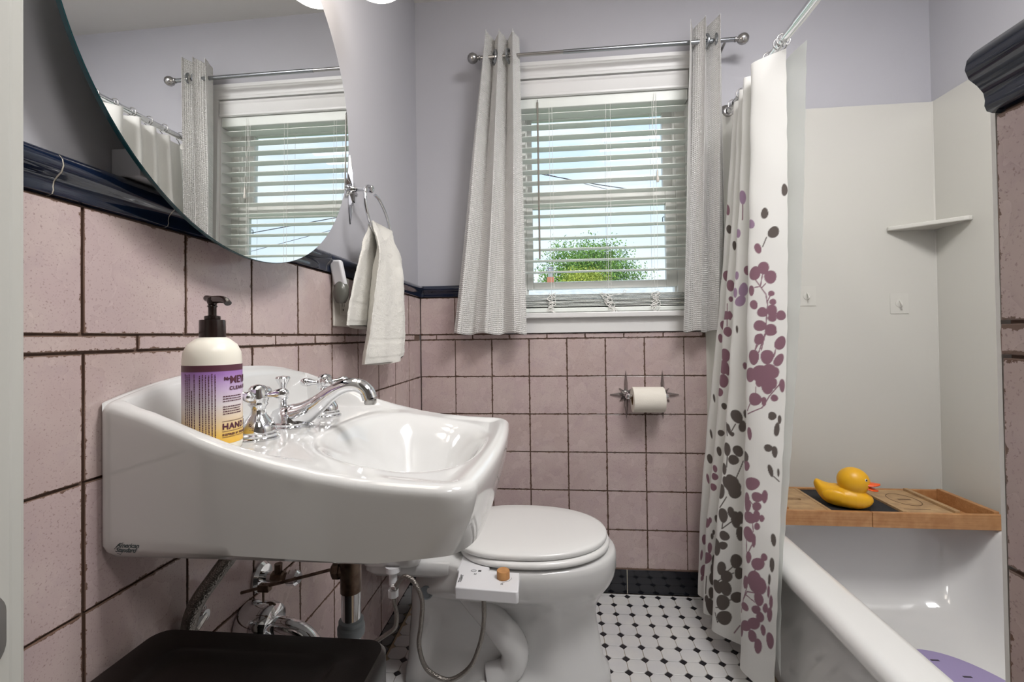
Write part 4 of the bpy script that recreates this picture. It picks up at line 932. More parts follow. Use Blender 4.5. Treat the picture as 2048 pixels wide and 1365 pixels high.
# tray
ty0, ty1, tx0, tx1 = 1.570, 1.812, .62, 1.377; tz = TZ + .0005; tt = .437
ba = thing('bath_tray', 'worn bamboo bath tray laid across the far end of the tub', 'bath tray', (1.0, 1.69, tz))
G().box(tx0, .9985, ty0, ty0 + .013, tz, tt).obj('front_rail', WOOD, ba, 0, bevel=.0015)
G().box(.9995, tx1, ty0 - .002, ty0 + .011, tz - .0002, tt).obj('front_rail', WOOD, ba, 0, bevel=.0015)
G().box(tx0, tx1, ty1 - .013, ty1, tz, tt).obj('back_rail', WOOD, ba, 0, bevel=.0015)
G().box(tx1 - .016, tx1, ty0 + .011, ty1 - .013, tz, tt + .006).obj('end_rail', WOOD, ba, 0, bevel=.0015)
G().box(tx0, tx0 + .016, ty0 + .013, ty1 - .013, tz, tt).obj('end_rail', WOOD, ba, 0, bevel=.0015)
G().box(1.250, 1.265, ty0 + .0115, ty1 - .0135, tt - .016, tt + .006).obj('divider_rail', WOODL, ba, 0, bevel=.001)
G().box(1.0985, 1.109, ty0 + .0115, ty1 - .0135, tt - .016, tt + .001).obj('divider_rail', WOODL, ba, 0, bevel=.001)
G().box(.742, .754, ty0 + .0135, ty1 - .0135, tt - .016, tt + .006).obj('divider_rail', WOOD, ba, 0, bevel=.001)
# slotted left board: a ring around a rounded slot
def slot_board(x0, x1, y0, y1, cx_, cy_, a, b, m, name):
    n_ = 9; outer = []; inner_ = [(x, y) for x, y in rrect(cx_ - a, cx_ + a, cy_ - b, cy_ + b, b * .98, 8)]; g = G()
    for x, y in inner_:
        dx_, dy_ = x - cx_, y - cy_; k = min(((x1 - cx_) / dx_ if dx_ > 0 else (x0 - cx_) / dx_) if abs(dx_) > 1e-9 else 9, ((y1 - cy_) / dy_ if dy_ > 0 else (y0 - cy_) / dy_) if abs(dy_) > 1e-9 else 9); outer.append((cx_ + dx_ * k, cy_ + dy_ * k))
    for c_ in ((x0, y0), (x1, y0), (x1, y1), (x0, y1)):
        j = min(range(len(outer)), key=lambda q: (outer[q][0] - c_[0]) ** 2 + (outer[q][1] - c_[1]) ** 2); outer[j] = c_
    g.rings([[(x, y, tt - .010) for x, y in outer], [(x, y, tt - .002) for x, y in outer], [(x, y, tt - .002) for x, y in inner_], [(x, y, tt - .010) for x, y in inner_], [(x, y, tt - .010) for x, y in outer]], False, False)
    return g.obj(name, m, ba, 0)
slot_board(.755, .874, ty0 + .0135, ty1 - .0135, .800, 1.686, .042, .011, WOODL, 'slotted_board')
G().box(.8745, .886, ty0 + .0135, ty1 - .0135, tt - .012, tt - .001).obj('board_edge', WOODL, ba, 0, bevel=.0008)
G().box(.636, .7415, ty0 + .0135, ty1 - .0135, tt - .012, tt - .004).obj('end_board', WOODL, ba, 0)
G().box(.8865, 1.098, ty0 + .0135, ty1 - .0135, tt - .014, tt - .006).obj('mesh_panel', BLKNET, ba, 0)
G().box(1.1095, 1.2495, ty0 + .0115, ty1 - .0135, tt - .012, tt - .002).obj('glass_holder_board', WOODL, ba, 0, bevel=.0008)
g = G(); g.tube([(1.182 + .042 * math.cos(a), 1.700 + .058 * math.sin(a), tt - .0022) for a in [2 * PI * k / 48 for k in range(48)]], .0014, 6, closed=True).box(1.165, 1.205, 1.697, 1.706, tt - .0025, tt - .0014).box(1.12, 1.20, 1.609, 1.611, tt - .0025, tt - .0015)
g.obj('routed_groove', mat('dark_brown_groove', (.14, .08, .04), .8), ba, 50)  # groove lines drawn in dark brown
for k in range(1, 4): G().box(1.266, tx1 - .0165, ty0 + .012 + (k - 1) * .073, ty0 + .012 + k * .073 - .003, tz + .004, tz + .012).obj('slat', WOOD, ba, 0, bevel=.001)

# duck
dk = thing('rubber_duck', 'yellow rubber duck with orange beak on the bath tray', 'rubber duck', (.975, 1.665, tt))
def duck():
    R = []; n_ = 40; b0 = tt - .0062
    # x (local along body), half width, z bottom, z top
    st = [(-.0820, .003, .058, .066), (-.079, .009, .048, .074), (-.074, .015, .036, .078), (-.066, .024, .024, .075), (-.055, .034, .012, .070), (-.040, .043, .004, .067), (-.020, .048, .0, .068), (.0, .050, .0, .070), (.020, .048, .0, .070), (.040, .044, .001, .066), (.056, .037, .006, .060), (.068, .028, .013, .053), (.076, .018, .021, .046), (.0805, .006, .029, .038)]
    for x, w_, zb_, zt in st:
        zc = (zb_ + zt) / 2; h_ = (zt - zb_) / 2; ring = []
        for k in range(n_):
            a = 2 * PI * k / n_; c_, s_ = math.cos(a), math.sin(a); zz = zc + h_ * math.copysign(abs(s_) ** .9, s_); ring.append((x, w_ * math.copysign(abs(c_) ** .85, c_), zz))
        R.append(ring)
    g = G().rings(R); g.sphere((.028, 0, .0885), .0455, 32, 20, (1, .94, .97)); g.sphere((.024, 0, .056), .036, 24, 14)
    for s_ in (-1, 1): g.sphere((-.018, s_ * .040, .040), .030, 24, 14, (1.25, .42, .72))
    return g
drot = Matrix.Translation((.953, 1.640, tt - .0062)) @ Matrix.Rotation(math.radians(-34), 4, 'Z')
o = duck().xf(drot).obj('duck_body', DUCKY, dk, 80)
m_ = o.modifiers.new('r', 'REMESH'); m_.mode = 'VOXEL'; m_.voxel_size = .0018; m_.use_smooth_shade = True
m_ = o.modifiers.new('s', 'SMOOTH'); m_.iterations = 6; m_.factor = .6
g = G()
def bill(zc, tilt, ln, w_, th_):
    R = []
    for i in range(7):
        t = i / 6; x = .066 + ln * t; ww = w_ * math.sqrt(max(.02, 1 - (t * .98) ** 2.5)) ; z = zc + tilt * t + .004 * t * t; R.append([(x, ww * math.cos(a), z + th_ * (1 - .6 * t) * math.sin(a)) for a in [2 * PI * k / 16 for k in range(16)]])
    return R
g.rings(bill(.0840, .001, .032, .021, .0075)); g.rings(bill(.0730, -.009, .027, .018, .006)); g.xf(drot).obj('beak', ORANGE, dk, 60)
EYW = mat('eye_white', (.8, .8, .8), .3)
for s_ in (-1, 1):
    d_ = Vector((.78, s_ * .55, .32)).normalized(); c_ = Vector((.028, 0, .0885)) + Vector((d_.x * .0452, d_.y * .0425, d_.z * .0438))
    e = G().lathe([(.0044, 0), (.0042, .0012), (.001, .0016)], c_, d_, 16).xf(drot).obj('eye', EYW, dk, 50)
    G().lathe([(.0031, 0), (.0028, .0008), (.0005, .001)], c_ + d_ * .0014 + Vector((0, 0, -.0004)), d_, 14).xf(drot).obj('pupil', BLACK, e, 50)

# ------------------------------------------------------------------ shower rod, curtain, liner
SRX, SRZ = .683, 1.872
sr = thing('shower_rod', 'chrome shower curtain rod running from the window wall over the tub', 'shower rod', (SRX, YB, SRZ))
G().tube([(SRX, YB + .005, SRZ), (SRX, 1.33, SRZ)], .0125, 20).obj('rod_tube', CHROME, sr, 40)
G().tube([(SRX, 1.33, SRZ), (SRX, .36, SRZ)], .0145, 20).obj('rod_sleeve', CHROME, sr, 40)
G().lathe([(.030, 0), (.032, .003), (.022, .008), (.018, .020), (.0135, .022)], (SRX, YB + .0118, SRZ), (0, -1, 0), 24).obj('wall_flange', NICKEL, sr, 40)
def rings_on(ys, par, zb):
    for y in ys:
        P = [(SRX + .019 * math.sin(a), y, SRZ + .019 * math.cos(a) + .001) for a in [math.radians(-150 + 300 * k / 16) for k in range(17)]]
        g = G().tube(P + [(SRX - .002, y - .002, SRZ - .035), (SRX - .004, y - .004, zb)], .0018, 8); g.obj('ring', NICKEL, par, 50)
sc = thing('shower_curtain', 'white shower curtain printed with purple and grey leaves, bunched beside the tub', 'shower curtain', (.6, 1.6, .03))
FOLDS = [[1.842,[0.6846,1.4],[0.6171,1.47],[0.6786,1.52],[0.625,1.55],[0.6735,1.6],[0.6417,1.63],[0.6811,1.68],[0.6552,1.71],[0.6913,1.75],[0.6925,1.8]],[1.45,[0.6762,1.39],[0.6012,1.46],[0.6665,1.52],[0.6052,1.55],[0.6501,1.6],[0.6147,1.63],[0.6519,1.68],[0.6221,1.71],[0.6594,1.75],[0.6599,1.8]],[1.1,[0.6597,1.37],[0.5808,1.44],[0.6407,1.5],[0.5763,1.54],[0.6227,1.6],[0.5856,1.64],[0.624,1.7],[0.5967,1.73],[0.6283,1.77],[0.6244,1.8]],[0.8,[0.6305,1.335],[0.5628,1.42],[0.6233,1.49],[0.5519,1.535],[0.6043,1.6],[0.5603,1.64],[0.598,1.7],[0.5633,1.73],[0.5943,1.77],[0.5899,1.8]],[0.6,[0.601,1.3],[0.5469,1.4],[0.608,1.48],[0.5326,1.53],[0.5878,1.6],[0.5401,1.64],[0.5773,1.7],[0.5405,1.73],[0.571,1.77],[0.5644,1.8]],[0.36,[0.5689,1.26],[0.5198,1.36],[0.5835,1.46],[0.5018,1.52],[0.561,1.6],[0.5126,1.64],[0.549,1.7],[0.5187,1.73],[0.5488,1.77],[0.5438,1.8]],[0.06,[0.5656,1.29],[0.5126,1.37],[0.575,1.46],[0.489,1.53],[0.5459,1.6],[0.4957,1.64],[0.5316,1.7],[0.5076,1.74],[0.5376,1.78],[0.5311,1.8]]]   # @FOLDS@ height, then plan points of the pleats (x, y) in metres
def pleated(name, rows, nu, nv, m, parent):
    """cloth through the plan outlines given at several heights; returns object, fabric grid (arc length, drop)"""
    zs = np.array([c[0] for c in rows]); A = np.array([c[1:] for c in rows], float); zz = np.linspace(zs[0], zs[-1], nv)
    t = -zs; q = -zz; mm = np.gradient(A, t, axis=0); i = np.clip(np.searchsorted(t, q) - 1, 0, len(t) - 2); h = (t[i + 1] - t[i])[:, None, None]; s = ((q - t[i]) / (t[i + 1] - t[i]))[:, None, None]
    R = (2 * s ** 3 - 3 * s ** 2 + 1) * A[i] + (s ** 3 - 2 * s ** 2 + s) * h * mm[i] + (-2 * s ** 3 + 3 * s ** 2) * A[i + 1] + (s ** 3 - s ** 2) * h * mm[i + 1]
    n = R.shape[1]; tt_ = np.linspace(0, n - 1, nu); i = np.clip(tt_.astype(int), 0, n - 2); s = (tt_ - i)[None, :, None]
    Pm = R[:, np.clip(i - 1, 0, n - 1)]; P0 = R[:, i]; P1 = R[:, i + 1]; P2 = R[:, np.clip(i + 2, 0, n - 1)]
    XY = .5 * (2 * P0 + (P1 - Pm) * s + (2 * Pm - 5 * P0 + 4 * P1 - P2) * s ** 2 + (3 * P0 - Pm - 3 * P1 + P2) * s ** 3)
    P = np.concatenate([XY, np.repeat(zz[:, None, None], nu, 1)], 2)
    Sx = np.concatenate([np.zeros((nv, 1)), np.cumsum(np.linalg.norm(np.diff(P, axis=1), axis=2), axis=1)], 1); Sz = np.repeat((zs[0] - zz)[:, None], nu, 1)
    Q = P.copy(); Q[..., 0] += .0014 * np.sin(Sz * 31 + Sx * 17) * np.sin(Sx * 40) + .0005 * (np.sin(Sz * 95) + np.sin(Sz * 61 + 2)) * np.exp(-Sx / .02); Q[..., 2] += .006 * np.sin(Sx * 22) * (Sz / Sz.max()) ** 10 - .035 * np.exp(-Sx / .05) * (Sz / Sz.max()) ** 12 
    me = bpy.data.meshes.new(name); idx = np.arange(nu * nv).reshape(nv, nu); f = np.stack([idx[:-1, :-1], idx[1:, :-1], idx[1:, 1:], idx[:-1, 1:]], -1).reshape(-1, 4)
    me.vertices.add(nu * nv); me.vertices.foreach_set('co', Q.reshape(-1).astype(np.float32)); me.loops.add(f.size); me.loops.foreach_set('vertex_index', f.reshape(-1).astype(np.int32))
    me.polygons.add(len(f)); me.polygons.foreach_set('loop_start', (np.arange(len(f)) * 4).astype(np.int32)); me.polygons.foreach_set('use_smooth', np.ones(len(f), bool)); me.update(); me.validate()
    me.materials.append(m); o = bpy.data.objects.new(name, me); COL.objects.link(o); o.parent = parent; o.location = -parent_world(parent)
    return o, Sx, Sz
oc, SSX, SSZ = pleated('curtain_fabric', FOLDS, 520, 1000, PRINT, sc)
rings_on([1.41, 1.43, 1.50, 1.57, 1.64, 1.71, 1.79], sc, 1.835)
LEAVES = [[0.2579,0.3906,0.0217,0.0099,1.67,"l"],[0.488,0.3871,0.0195,0.0079,1.73,"p"],[0.0596,0.4745,0.0158,0.0089,-1.54,"g"],[0.0084,0.4156,0.0172,0.0073,-1.52,"g"],[0.4813,0.4584,0.0152,0.0081,1.73,"g"],[0.1008,0.4995,0.0147,0.0113,2.27,"l"],[0.2668,0.5066,0.0141,0.0075,1.74,"l"],[0.0351,0.5351,0.0163,0.0135,-1.86,"g"],[0.3756,0.5316,0.0154,0.0057,1.67,"g"],[0.0775,0.5779,0.0156,0.0085,1.86,"p"],[0.235,0.6297,0.0145,0.0097,1.71,"p"],[0.0858,0.6511,0.0199,0.0149,-1.74,"p"],[0.0626,0.6386,0.0182,0.0132,1.72,"p"],[0.0444,0.6671,0.0188,0.0145,1.74,"p"],[0.4916,0.6243,0.0191,0.012,1.76,"p"],[0.3876,0.6671,0.0191,0.0118,1.74,"p"],[0.2662,0.6439,0.013,0.0061,1.68,"l"],[0.244,0.6903,0.0209,0.0121,-1.61,"l"],[0.0964,0.7028,0.0151,0.0083,1.63,"p"],[0.2673,0.6992,0.0154,0.0061,1.66,"l"],[0.2512,0.726,0.0172,0.013,-2.02,"l"],[0.3856,0.7135,0.0091,0.0066,1.78,"p"],[0.0399,0.7153,0.0082,0.0072,2.79,"p"],[0.0355,0.7403,0.0087,0.0081,2.33,"p"],[0.088,0.7456,0.0137,0.0105,1.98,"p"],[0.0629,0.7688,0.0143,0.0133,2.62,"p"],[0.0377,0.767,0.0184,0.0121,1.63,"p"],[0.0377,0.7866,0.011,0.0105,2.47,"p"],[0.0152,0.7795,0.0134,0.0114,-1.57,"p"],[0.41,0.767,0.0285,0.0135,-0.11,"p"],[0.3901,0.7688,0.0146,0.0067,1.63,"p"],[0.5088,0.8009,0.0162,0.0096,1.7,"p"],[0.3985,0.8241,0.0162,0.0118,1.7,"p"],[0.0697,0.8081,0.0165,0.0146,2.97,"p"],[0.0423,0.8205,0.016,0.0142,1.71,"p"],[0.0719,0.8473,0.0159,0.011,-1.92,"p"],[0.0171,0.858,0.0189,0.0129,-1.93,"p"],[0.5184,0.8473,0.0153,0.007,1.67,"p"],[0.2624,0.817,0.0118,0.0034,1.62,"g"],[0.3996,0.8241,0.0137,0.0125,2.04,"p"],[0.4122,0.9044,0.0216,0.0158,1.67,"p"],[0.4208,0.9454,0.0225,0.0179,1.67,"p"],[0.4222,0.9918,0.0215,0.0156,1.64,"p"],[0.4075,0.9543,0.0179,0.0074,1.63,"p"],[0.4356,1.031,0.0135,0.0118,1.63,"p"],[0.4232,1.0774,0.0107,0.0082,1.63,"g"],[0.0719,0.8473,0.0146,0.0115,1.61,"p"],[0.0171,0.858,0.0188,0.0122,-1.95,"p"],[0.0423,0.8259,0.015,0.0114,3.08,"p"],[0.0866,0.9008,0.0212,0.0148,1.57,"p"],[0.0492,0.899,0.0196,0.0159,1.58,"p"],[0.096,0.9525,0.0201,0.0148,1.53,"p"],[0.0631,0.9472,0.0269,0.0226,-3.0,"p"],[0.0423,0.9418,0.0224,0.0171,1.55,"p"],[0.027,0.9418,0.0148,0.0094,1.57,"p"],[0.0469,0.9829,0.0204,0.0156,1.52,"p"],[0.0312,0.9722,0.0147,0.0095,1.56,"p"],[0.0699,0.9739,0.0113,0.0092,1.49,"p"],[0.2401,0.9329,0.0108,0.0052,1.62,"p"],[0.019,0.9062,0.0181,0.0102,-1.99,"p"],[0.0087,0.9775,0.0174,0.0066,1.59,"p"],[0.081,1.0221,0.0178,0.0163,1.0,"p"],[0.0563,1.0257,0.0126,0.0064,1.57,"p"],[0.0291,1.0132,0.0094,0.0088,0.76,"p"],[0.2659,1.0935,0.0209,0.0146,2.01,"g"],[0.2727,1.0881,0.0145,0.0094,1.61,"g"],[0.2507,1.122,0.0172,0.0096,-1.68,"g"],[0.242,1.0828,0.0123,0.0052,1.61,"g"],[0.4389,1.1684,0.0104,0.0097,-2.76,"g"],[0.2907,1.1345,0.0172,0.0057,1.8,"g"],[0.2813,1.1488,0.0069,0.0065,-2.58,"g"],[0.2996,1.1987,0.0198,0.01,1.61,"g"],[0.448,1.2308,0.0151,0.0074,1.64,"g"],[0.2673,1.2005,0.0167,0.0137,1.88,"g"],[0.2817,1.229,0.0147,0.0139,0.91,"g"],[0.1145,1.1934,0.0174,0.0141,1.18,"g"],[0.3097,1.2611,0.0171,0.0077,1.64,"g"],[0.0335,1.0631,0.0111,0.0101,1.06,"g"],[0.0191,1.097,0.0178,0.0068,-1.63,"g"],[0.0136,1.0703,0.0113,0.0047,1.59,"g"],[0.0382,1.1505,0.0115,0.0091,-2.86,"g"],[0.0212,1.1577,0.0144,0.0071,1.66,"g"],[0.0318,1.2094,0.0151,0.0068,1.87,"g"],[0.0105,1.2094,0.0101,0.003,1.6,"g"],[0.0979,1.122,0.0173,0.0079,1.71,"p"],[0.1052,1.2148,0.0137,0.0103,1.27,"p"],[0.0854,1.2576,0.0246,0.0154,-2.7,"p"],[0.0668,1.2879,0.0178,0.0117,-2.85,"p"],[0.0455,1.2808,0.0163,0.0075,1.54,"p"],[0.1038,1.3111,0.0233,0.0106,1.55,"p"],[0.0667,1.3111,0.0133,0.0093,-2.53,"p"],[0.5774,1.2808,0.016,0.0087,1.64,"g"],[0.4674,1.2915,0.0115,0.0071,1.62,"p"],[0.4704,1.3182,0.011,0.01,1.08,"p"],[0.5879,1.3521,0.0169,0.0044,1.65,"p"],[0.4784,1.3539,0.0118,0.0102,1.29,"p"],[0.5657,1.1916,0.016,0.0035,1.66,"g"],[0.5493,1.0631,0.0142,0.0035,1.66,"g"],[0.2878,1.3039,0.025,0.0204,1.53,"g"],[0.2803,1.3271,0.0187,0.0174,1.13,"g"],[0.2722,1.3111,0.016,0.011,1.59,"g"],[0.3066,1.3004,0.0162,0.0079,1.63,"g"],[0.2916,1.2879,0.0123,0.0111,1.31,"g"],[0.3223,1.3325,0.0225,0.0121,-1.81,"g"],[0.316,1.4038,0.0209,0.0124,1.58,"g"],[0.2935,1.3896,0.0159,0.0089,1.61,"g"],[0.474,1.4574,0.0126,0.0057,1.64,"g"],[0.2804,1.4092,0.0238,0.0132,1.59,"g"],[0.2668,1.4003,0.0177,0.008,1.62,"g"],[0.268,1.4484,0.0206,0.0109,1.56,"g"],[0.3117,1.4645,0.0144,0.0135,3.04,"g"],[0.3369,1.5073,0.0252,0.0135,1.69,"g"],[0.3147,1.4948,0.0137,0.0107,-2.53,"g"],[0.482,1.5037,0.0081,0.0037,1.62,"g"],[0.4861,1.518,0.0098,0.0041,1.59,"g"],[0.2751,1.5341,0.0214,0.015,1.37,"g"],[0.4751,1.5965,0.0177,0.0053,1.58,"g"],[0.3151,1.5679,0.021,0.0114,1.49,"g"],[0.2993,1.5894,0.0191,0.0142,1.22,"g"],[0.2646,1.5679,0.0183,0.0121,1.37,"g"],[0.4697,1.6589,0.0206,0.0094,1.72,"g"],[0.4738,1.6232,0.0177,0.0066,1.56,"g"],[0.3218,1.6304,0.0205,0.0133,1.95,"g"],[0.2987,1.6268,0.0227,0.0157,1.81,"g"],[0.4666,1.7071,0.0188,0.0077,1.71,"g"],[0.2651,1.6429,0.0184,0.0137,-2.18,"g"],[0.3011,1.675,0.0242,0.0176,1.39,"g"],[0.2907,1.7196,0.0247,0.0179,-2.17,"g"],[0.463,1.7535,0.0277,0.0126,1.9,"g"],[0.4789,1.7303,0.0117,0.0053,1.58,"g"],[0.0892,1.3485,0.022,0.0137,-2.98,"p"],[0.0664,1.3378,0.0153,0.0102,1.34,"p"],[0.0667,1.3129,0.0148,0.0095,-2.63,"p"],[0.0999,1.32,0.0178,0.0116,1.38,"p"],[0.0498,1.3378,0.0091,0.0065,1.23,"p"],[0.0638,1.3628,0.0102,0.0075,0.85,"p"],[0.0906,1.3931,0.0186,0.017,2.41,"p"],[0.0725,1.4021,0.0167,0.0059,1.56,"p"],[0.0872,1.452,0.0154,0.0083,1.44,"p"],[0.0577,1.4556,0.0205,0.0129,-2.45,"p"],[0.0419,1.4324,0.0108,0.0076,0.94,"p"],[0.0683,1.5002,0.025,0.016,0.86,"p"],[0.0567,1.5091,0.0277,0.0169,-2.36,"p"],[0.041,1.5091,0.018,0.0098,1.4,"p"],[0.0956,1.5234,0.018,0.0095,1.4,"p"],[0.0492,1.5448,0.0176,0.0126,1.47,"p"],[0.0928,1.5911,0.0139,0.0104,0.34,"p"],[0.0552,1.5769,0.0159,0.0089,-2.35,"p"],[0.0439,1.5911,0.0159,0.0096,1.16,"p"],[0.0607,1.6197,0.0219,0.0123,-2.27,"p"],[0.113,1.6393,0.0106,0.003,2.1,"p"],[0.0866,1.6446,0.0212,0.012,0.81,"p"],[0.0638,1.6589,0.0171,0.0108,1.33,"p"],[0.0464,1.675,0.0203,0.0092,1.5,"p"],[0.0349,1.6215,0.014,0.0064,1.56,"p"],[0.0158,1.6357,0.0207,0.0094,1.51,"p"],[0.0181,1.5679,0.018,0.0062,1.54,"p"],[0.0297,1.5572,0.0129,0.0059,-1.73,"p"],[0.0242,1.5109,0.0151,0.0035,1.58,"p"],[0.0166,1.5341,0.0174,0.0042,1.58,"p"],[0.1013,1.6696,0.0181,0.0075,1.47,"p"],[0.0155,1.3789,0.0144,0.0066,1.63,"g"],[0.0189,1.4413,0.017,0.0063,1.55,"g"],[0.0244,1.4805,0.0134,0.0035,1.58,"g"],[0.5054,1.4788,0.0152,0.0105,1.44,"p"],[0.494,1.4663,0.0098,0.0051,1.58,"p"],[0.6011,1.5715,0.0178,0.0081,1.57,"p"],[0.4911,1.559,0.0178,0.0067,1.58,"p"],[0.4988,1.5965,0.0206,0.0142,1.13,"p"],[0.5894,1.6839,0.0214,0.0119,1.44,"p"],[0.5916,1.7142,0.0097,0.0047,1.48,"p"],[0.6062,1.6322,0.0191,0.0039,1.58,"p"]]  # @LEAVES@ s, drop, half length, half width, angle, colour on the fabric
STEMS = [[0.084,0.6707,0.0537,0.7171,"p"],[0.0537,0.7171,0.0491,0.7474,"p"],[0.0491,0.7474,0.0537,0.7974,"p"],[0.0537,0.7974,0.0561,0.8312,"p"],[0.0561,0.8312,0.0653,0.8794,"p"],[0.086,0.6939,0.0717,0.6921,"p"],[0.0649,0.6564,0.0695,0.6921,"p"],[0.0559,0.685,0.065,0.6957,"p"],[0.0491,0.7367,0.0422,0.7206,"p"],[0.2574,0.4121,0.2559,0.4638,"p"],[0.398,0.7278,0.3998,0.8045,"p"],[0.0741,0.8634,0.0826,0.8794,"p"],[0.0532,0.5476,0.0646,0.5744,"g"],[0.0561,0.8295,0.072,0.8865,"p"],[0.0784,0.8634,0.0826,0.8794,"p"],[0.0787,0.9864,0.0788,1.0025,"p"],[0.0949,1.0364,0.1052,1.0578,"p"],[0.1037,1.0667,0.0609,1.0435,"p"],[0.0609,1.0435,0.0424,1.0096,"p"],[0.0424,1.0096,0.0119,0.9704,"p"],[0.1111,1.2932,0.0784,1.3129,"p"],[0.029,0.8776,0.0312,0.8972,"p"],[0.2696,1.1166,0.2842,1.1434,"g"],[0.2981,1.1149,0.2966,1.1559,"g"],[0.2989,1.2183,0.3011,1.254,"g"],[0.2538,1.229,0.2758,1.2879,"g"],[0.3041,1.345,0.3252,1.3824,"g"],[0.0234,1.2219,0.0074,1.2308,"g"],[0.3164,1.4252,0.3197,1.4449,"g"],[0.2918,1.4163,0.3178,1.4431,"g"],[0.2811,1.5501,0.296,1.5697,"g"],[0.28,1.5715,0.2887,1.5786,"g"],[0.3131,1.6018,0.3245,1.6161,"g"],[0.2844,1.6607,0.2778,1.6554,"g"],[0.3195,1.6999,0.3096,1.6946,"g"],[0.3196,1.7178,0.3094,1.7445,"g"],[0.3094,1.7445,0.3063,1.7356,"g"],[0.4897,1.6554,0.4827,1.7142,"g"],[0.0778,1.361,0.0752,1.3806,"p"],[0.0966,1.4092,0.0939,1.4395,"p"],[0.0769,1.4145,0.0875,1.4377,"p"],[0.0643,1.4716,0.0664,1.4823,"p"],[0.0873,1.5287,0.0993,1.5733,"p"],[0.0993,1.5733,0.1042,1.6161,"p"],[0.0607,1.5341,0.0867,1.5448,"p"],[0.0867,1.5448,0.0976,1.5697,"p"],[0.0601,1.559,0.0924,1.5555,"p"],[0.2461,1.7249,0.2595,1.7552,"p"]]   # @STEMS@ s0, drop0, s1, drop1, colour
def paint():
    n = SSX.size; base = np.array((.83, .825, .80)); Cc = np.tile(base, (n, 1)); X = SSX.reshape(-1); Z = SSZ.reshape(-1)
    cols = {'p': np.array((.26, .135, .175)), 'g': np.array((.115, .095, .085)), 'l': np.array((.36, .24, .36))}
    def put(cov, c): Cc[:] = Cc * (1 - cov[:, None]) + c[None] * cov[:, None]
    for x0, z0, x1, z1, c in STEMS:
        dx, dz = x1 - x0, z1 - z0; L2 = max(1e-9, dx * dx + dz * dz); t = np.clip(((X - x0) * dx + (Z - z0) * dz) / L2, 0, 1); b = .12 * math.sqrt(L2) * np.sin(PI * t)
        d = np.hypot(X - x0 - t * dx, Z - z0 - t * dz); put(np.clip((.0022 - d) / .0012, 0, 1), cols[c])
    for x0, z0, a, b, ang, c in LEAVES:
        a, b = a * 1.06, b * 1.08; ca, sa = math.cos(ang), math.sin(ang); m = (np.abs(X - x0) < a + b) & (np.abs(Z - z0) < a + b); xx = X[m] - x0; zz = Z[m] - z0; u = (xx * ca + zz * sa) / a; v = (-xx * sa + zz * ca) / b
        r = np.sqrt(u * u + v * v * (1 + .25 * u)); cov = np.clip((1 - r) * min(a, b) / .0012 + .5, 0, 1); Cc[m] = Cc[m] * (1 - cov[:, None]) + cols[c][None] * cov[:, None]
    me = oc.data; at = me.attributes.new('print', 'FLOAT_COLOR', 'POINT'); at.data.foreach_set('color', np.concatenate([Cc, np.ones((n, 1))], 1).reshape(-1).astype(np.float32))
paint()
ln = thing('shower_liner', 'frosted white liner hanging just inside the printed shower curtain', 'shower liner', (.65, 1.55, .03))
LIN = [(1.832, [(.716, 1.350), (.704, 1.42), (.716, 1.50), (.700, 1.58), (.712, 1.66), (.698, 1.74), (.704, 1.825)]), (1.1, [(.674, 1.330), (.662, 1.41), (.680, 1.50), (.660, 1.58), (.668, 1.66), (.655, 1.74), (.650, 1.82)]), (.63, [(.622, 1.300), (.612, 1.40), (.632, 1.50), (.606, 1.58), (.610, 1.66), (.590, 1.74), (.586, 1.82)]), (.385, [(.580, 1.262), (.586, 1.36), (.588, 1.46), (.582, 1.58), (.575, 1.66), (.570, 1.74), (.566, 1.82)]), (.16, [(.566, 1.250), (.584, 1.34), (.590, 1.46), (.580, 1.58), (.572, 1.66), (.566, 1.74), (.560, 1.82)])]
pleated('liner_sheet', [[z] + r for z, r in LIN], 160, 200, LINER, ln)

# ------------------------------------------------------------------ outside
gr = G().box(-30, 30, Y1 + .02, 60, -2.2, -2.0).obj('lawn', GRASS, None, 0); struct(gr); gr.name = 'ground'
hs = thing('neighbor_house', 'neighboring house with pale roof beyond the window', 'house', (2, 16, -2))
G().box(-7, 11, 12, 20, -2, 1.35).obj('house_wall', HALLP, hs, 0)
g = G(); g.rings([[(x, 11.5, 1.2), (x, 11.5, 1.32), (x, 16, 2.86), (x, 20.5, 1.32), (x, 20.5, 1.2), (x, 16, 2.74)] for x in (-7.5, 11.5)]).obj('roof', ROOFM, hs, 0)
ch = G().box(-.22, .02, 15.85, 16.15, 2.6, 3.02).obj('chimney', BRICK, hs, 0, bevel=.01)
G().lathe([(.085, 0), (.085, .22), (.11, .23), (.11, .27), (.09, .30), (.12, .33), (.11, .38), (.02, .40)], (-.10, 16, 3.0), n=14).obj('chimney_pipe', NICKEL, ch, 40)
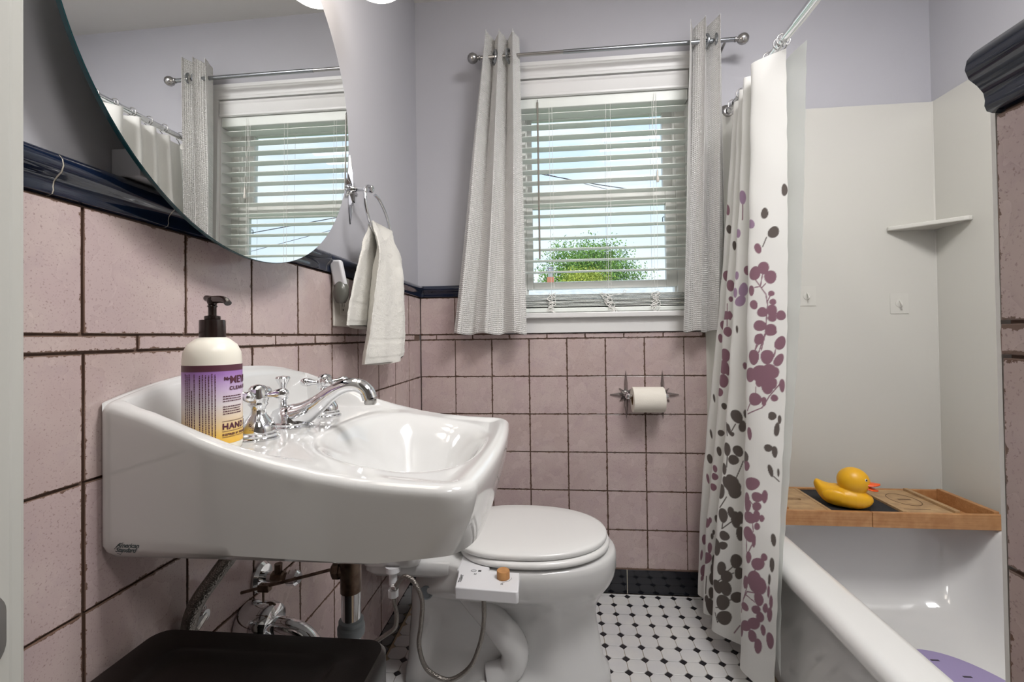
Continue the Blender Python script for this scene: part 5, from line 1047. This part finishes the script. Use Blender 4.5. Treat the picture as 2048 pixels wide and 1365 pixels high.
def tree(name, label, c, rx, rz, n_, leaf, m, seed, clumps, fill=.35):
    t = thing(name, label, 'tree', (c[0], c[1], -2)); rnd = random.Random(seed); g = G(); b = G()
    b.tube([(c[0], c[1], -2), (c[0] + .1, c[1], c[2] - rz * .6)], [.22, .14], 8)
    for i in range(clumps):
        a = rnd.uniform(0, 2 * PI); e = rnd.uniform(-.3, 1.35); r = rnd.uniform(.45, 1.0)
        p = Vector((c[0] + rx * r * math.cos(a) * math.cos(e), c[1] + rx * r * math.sin(a) * math.cos(e), c[2] + rz * r * math.sin(e)))
        s0 = Vector((c[0] + .1, c[1], c[2] - rz * .6)); b.tube([s0, (s0 + p) / 2 + Vector((0, 0, .1)), p], [.07, .04, .012], 5)
        for k in range(n_ // clumps):
            q = p + Vector((rnd.gauss(0, 1), rnd.gauss(0, 1), rnd.gauss(0, 1))) * fill; d1 = Vector((rnd.uniform(-1, 1), rnd.uniform(-1, 1), rnd.uniform(-1, 1))).normalized(); d2 = d1.cross(Vector((rnd.uniform(-1, 1), rnd.uniform(-1, 1), rnd.uniform(-1, 1)))).normalized()
            l_ = leaf * rnd.uniform(.6, 1.2); g.add([q - d1 * l_, q + d2 * l_ * .45, q + d1 * l_, q - d2 * l_ * .45], [(0, 1, 2, 3)])
    b.obj('trunk', BARK, t, 60); f = g.obj('foliage', m, t, 0); f['kind'] = 'stuff'; return t
tree('leafy_tree', 'broad green leafy tree seen beyond the neighboring roof', (2.24, 28.5, 4.12), 3.19, 2.37, 16000, .088, FOLI, 3, 60, .45)
tree('yellow_tree', 'rounded yellow-green tree in front of the broad green tree', (1.61, 22.6, 2.85), 1.38, 1.14, 9000, .06, FOLY, 5, 40, .26)
pl = thing('power_cable', 'dark utility cable crossing the sky outside the upper window', 'cable', (.8, 8, 3.6))
g = G(); g.tube([(-6, 8, 5.6), (-.354, 8, 3.869), (.8, 8, 3.60), (1.952, 8, 3.374), (8, 8, 2.5)], .008, 6); g.tube([(-6, 8.3, 5.2), (-.3, 8.3, 3.99), (1.0, 8.3, 3.60), (9, 8.3, 1.8)], .005, 6); g.obj('cable_pair', INKK, pl, 40)
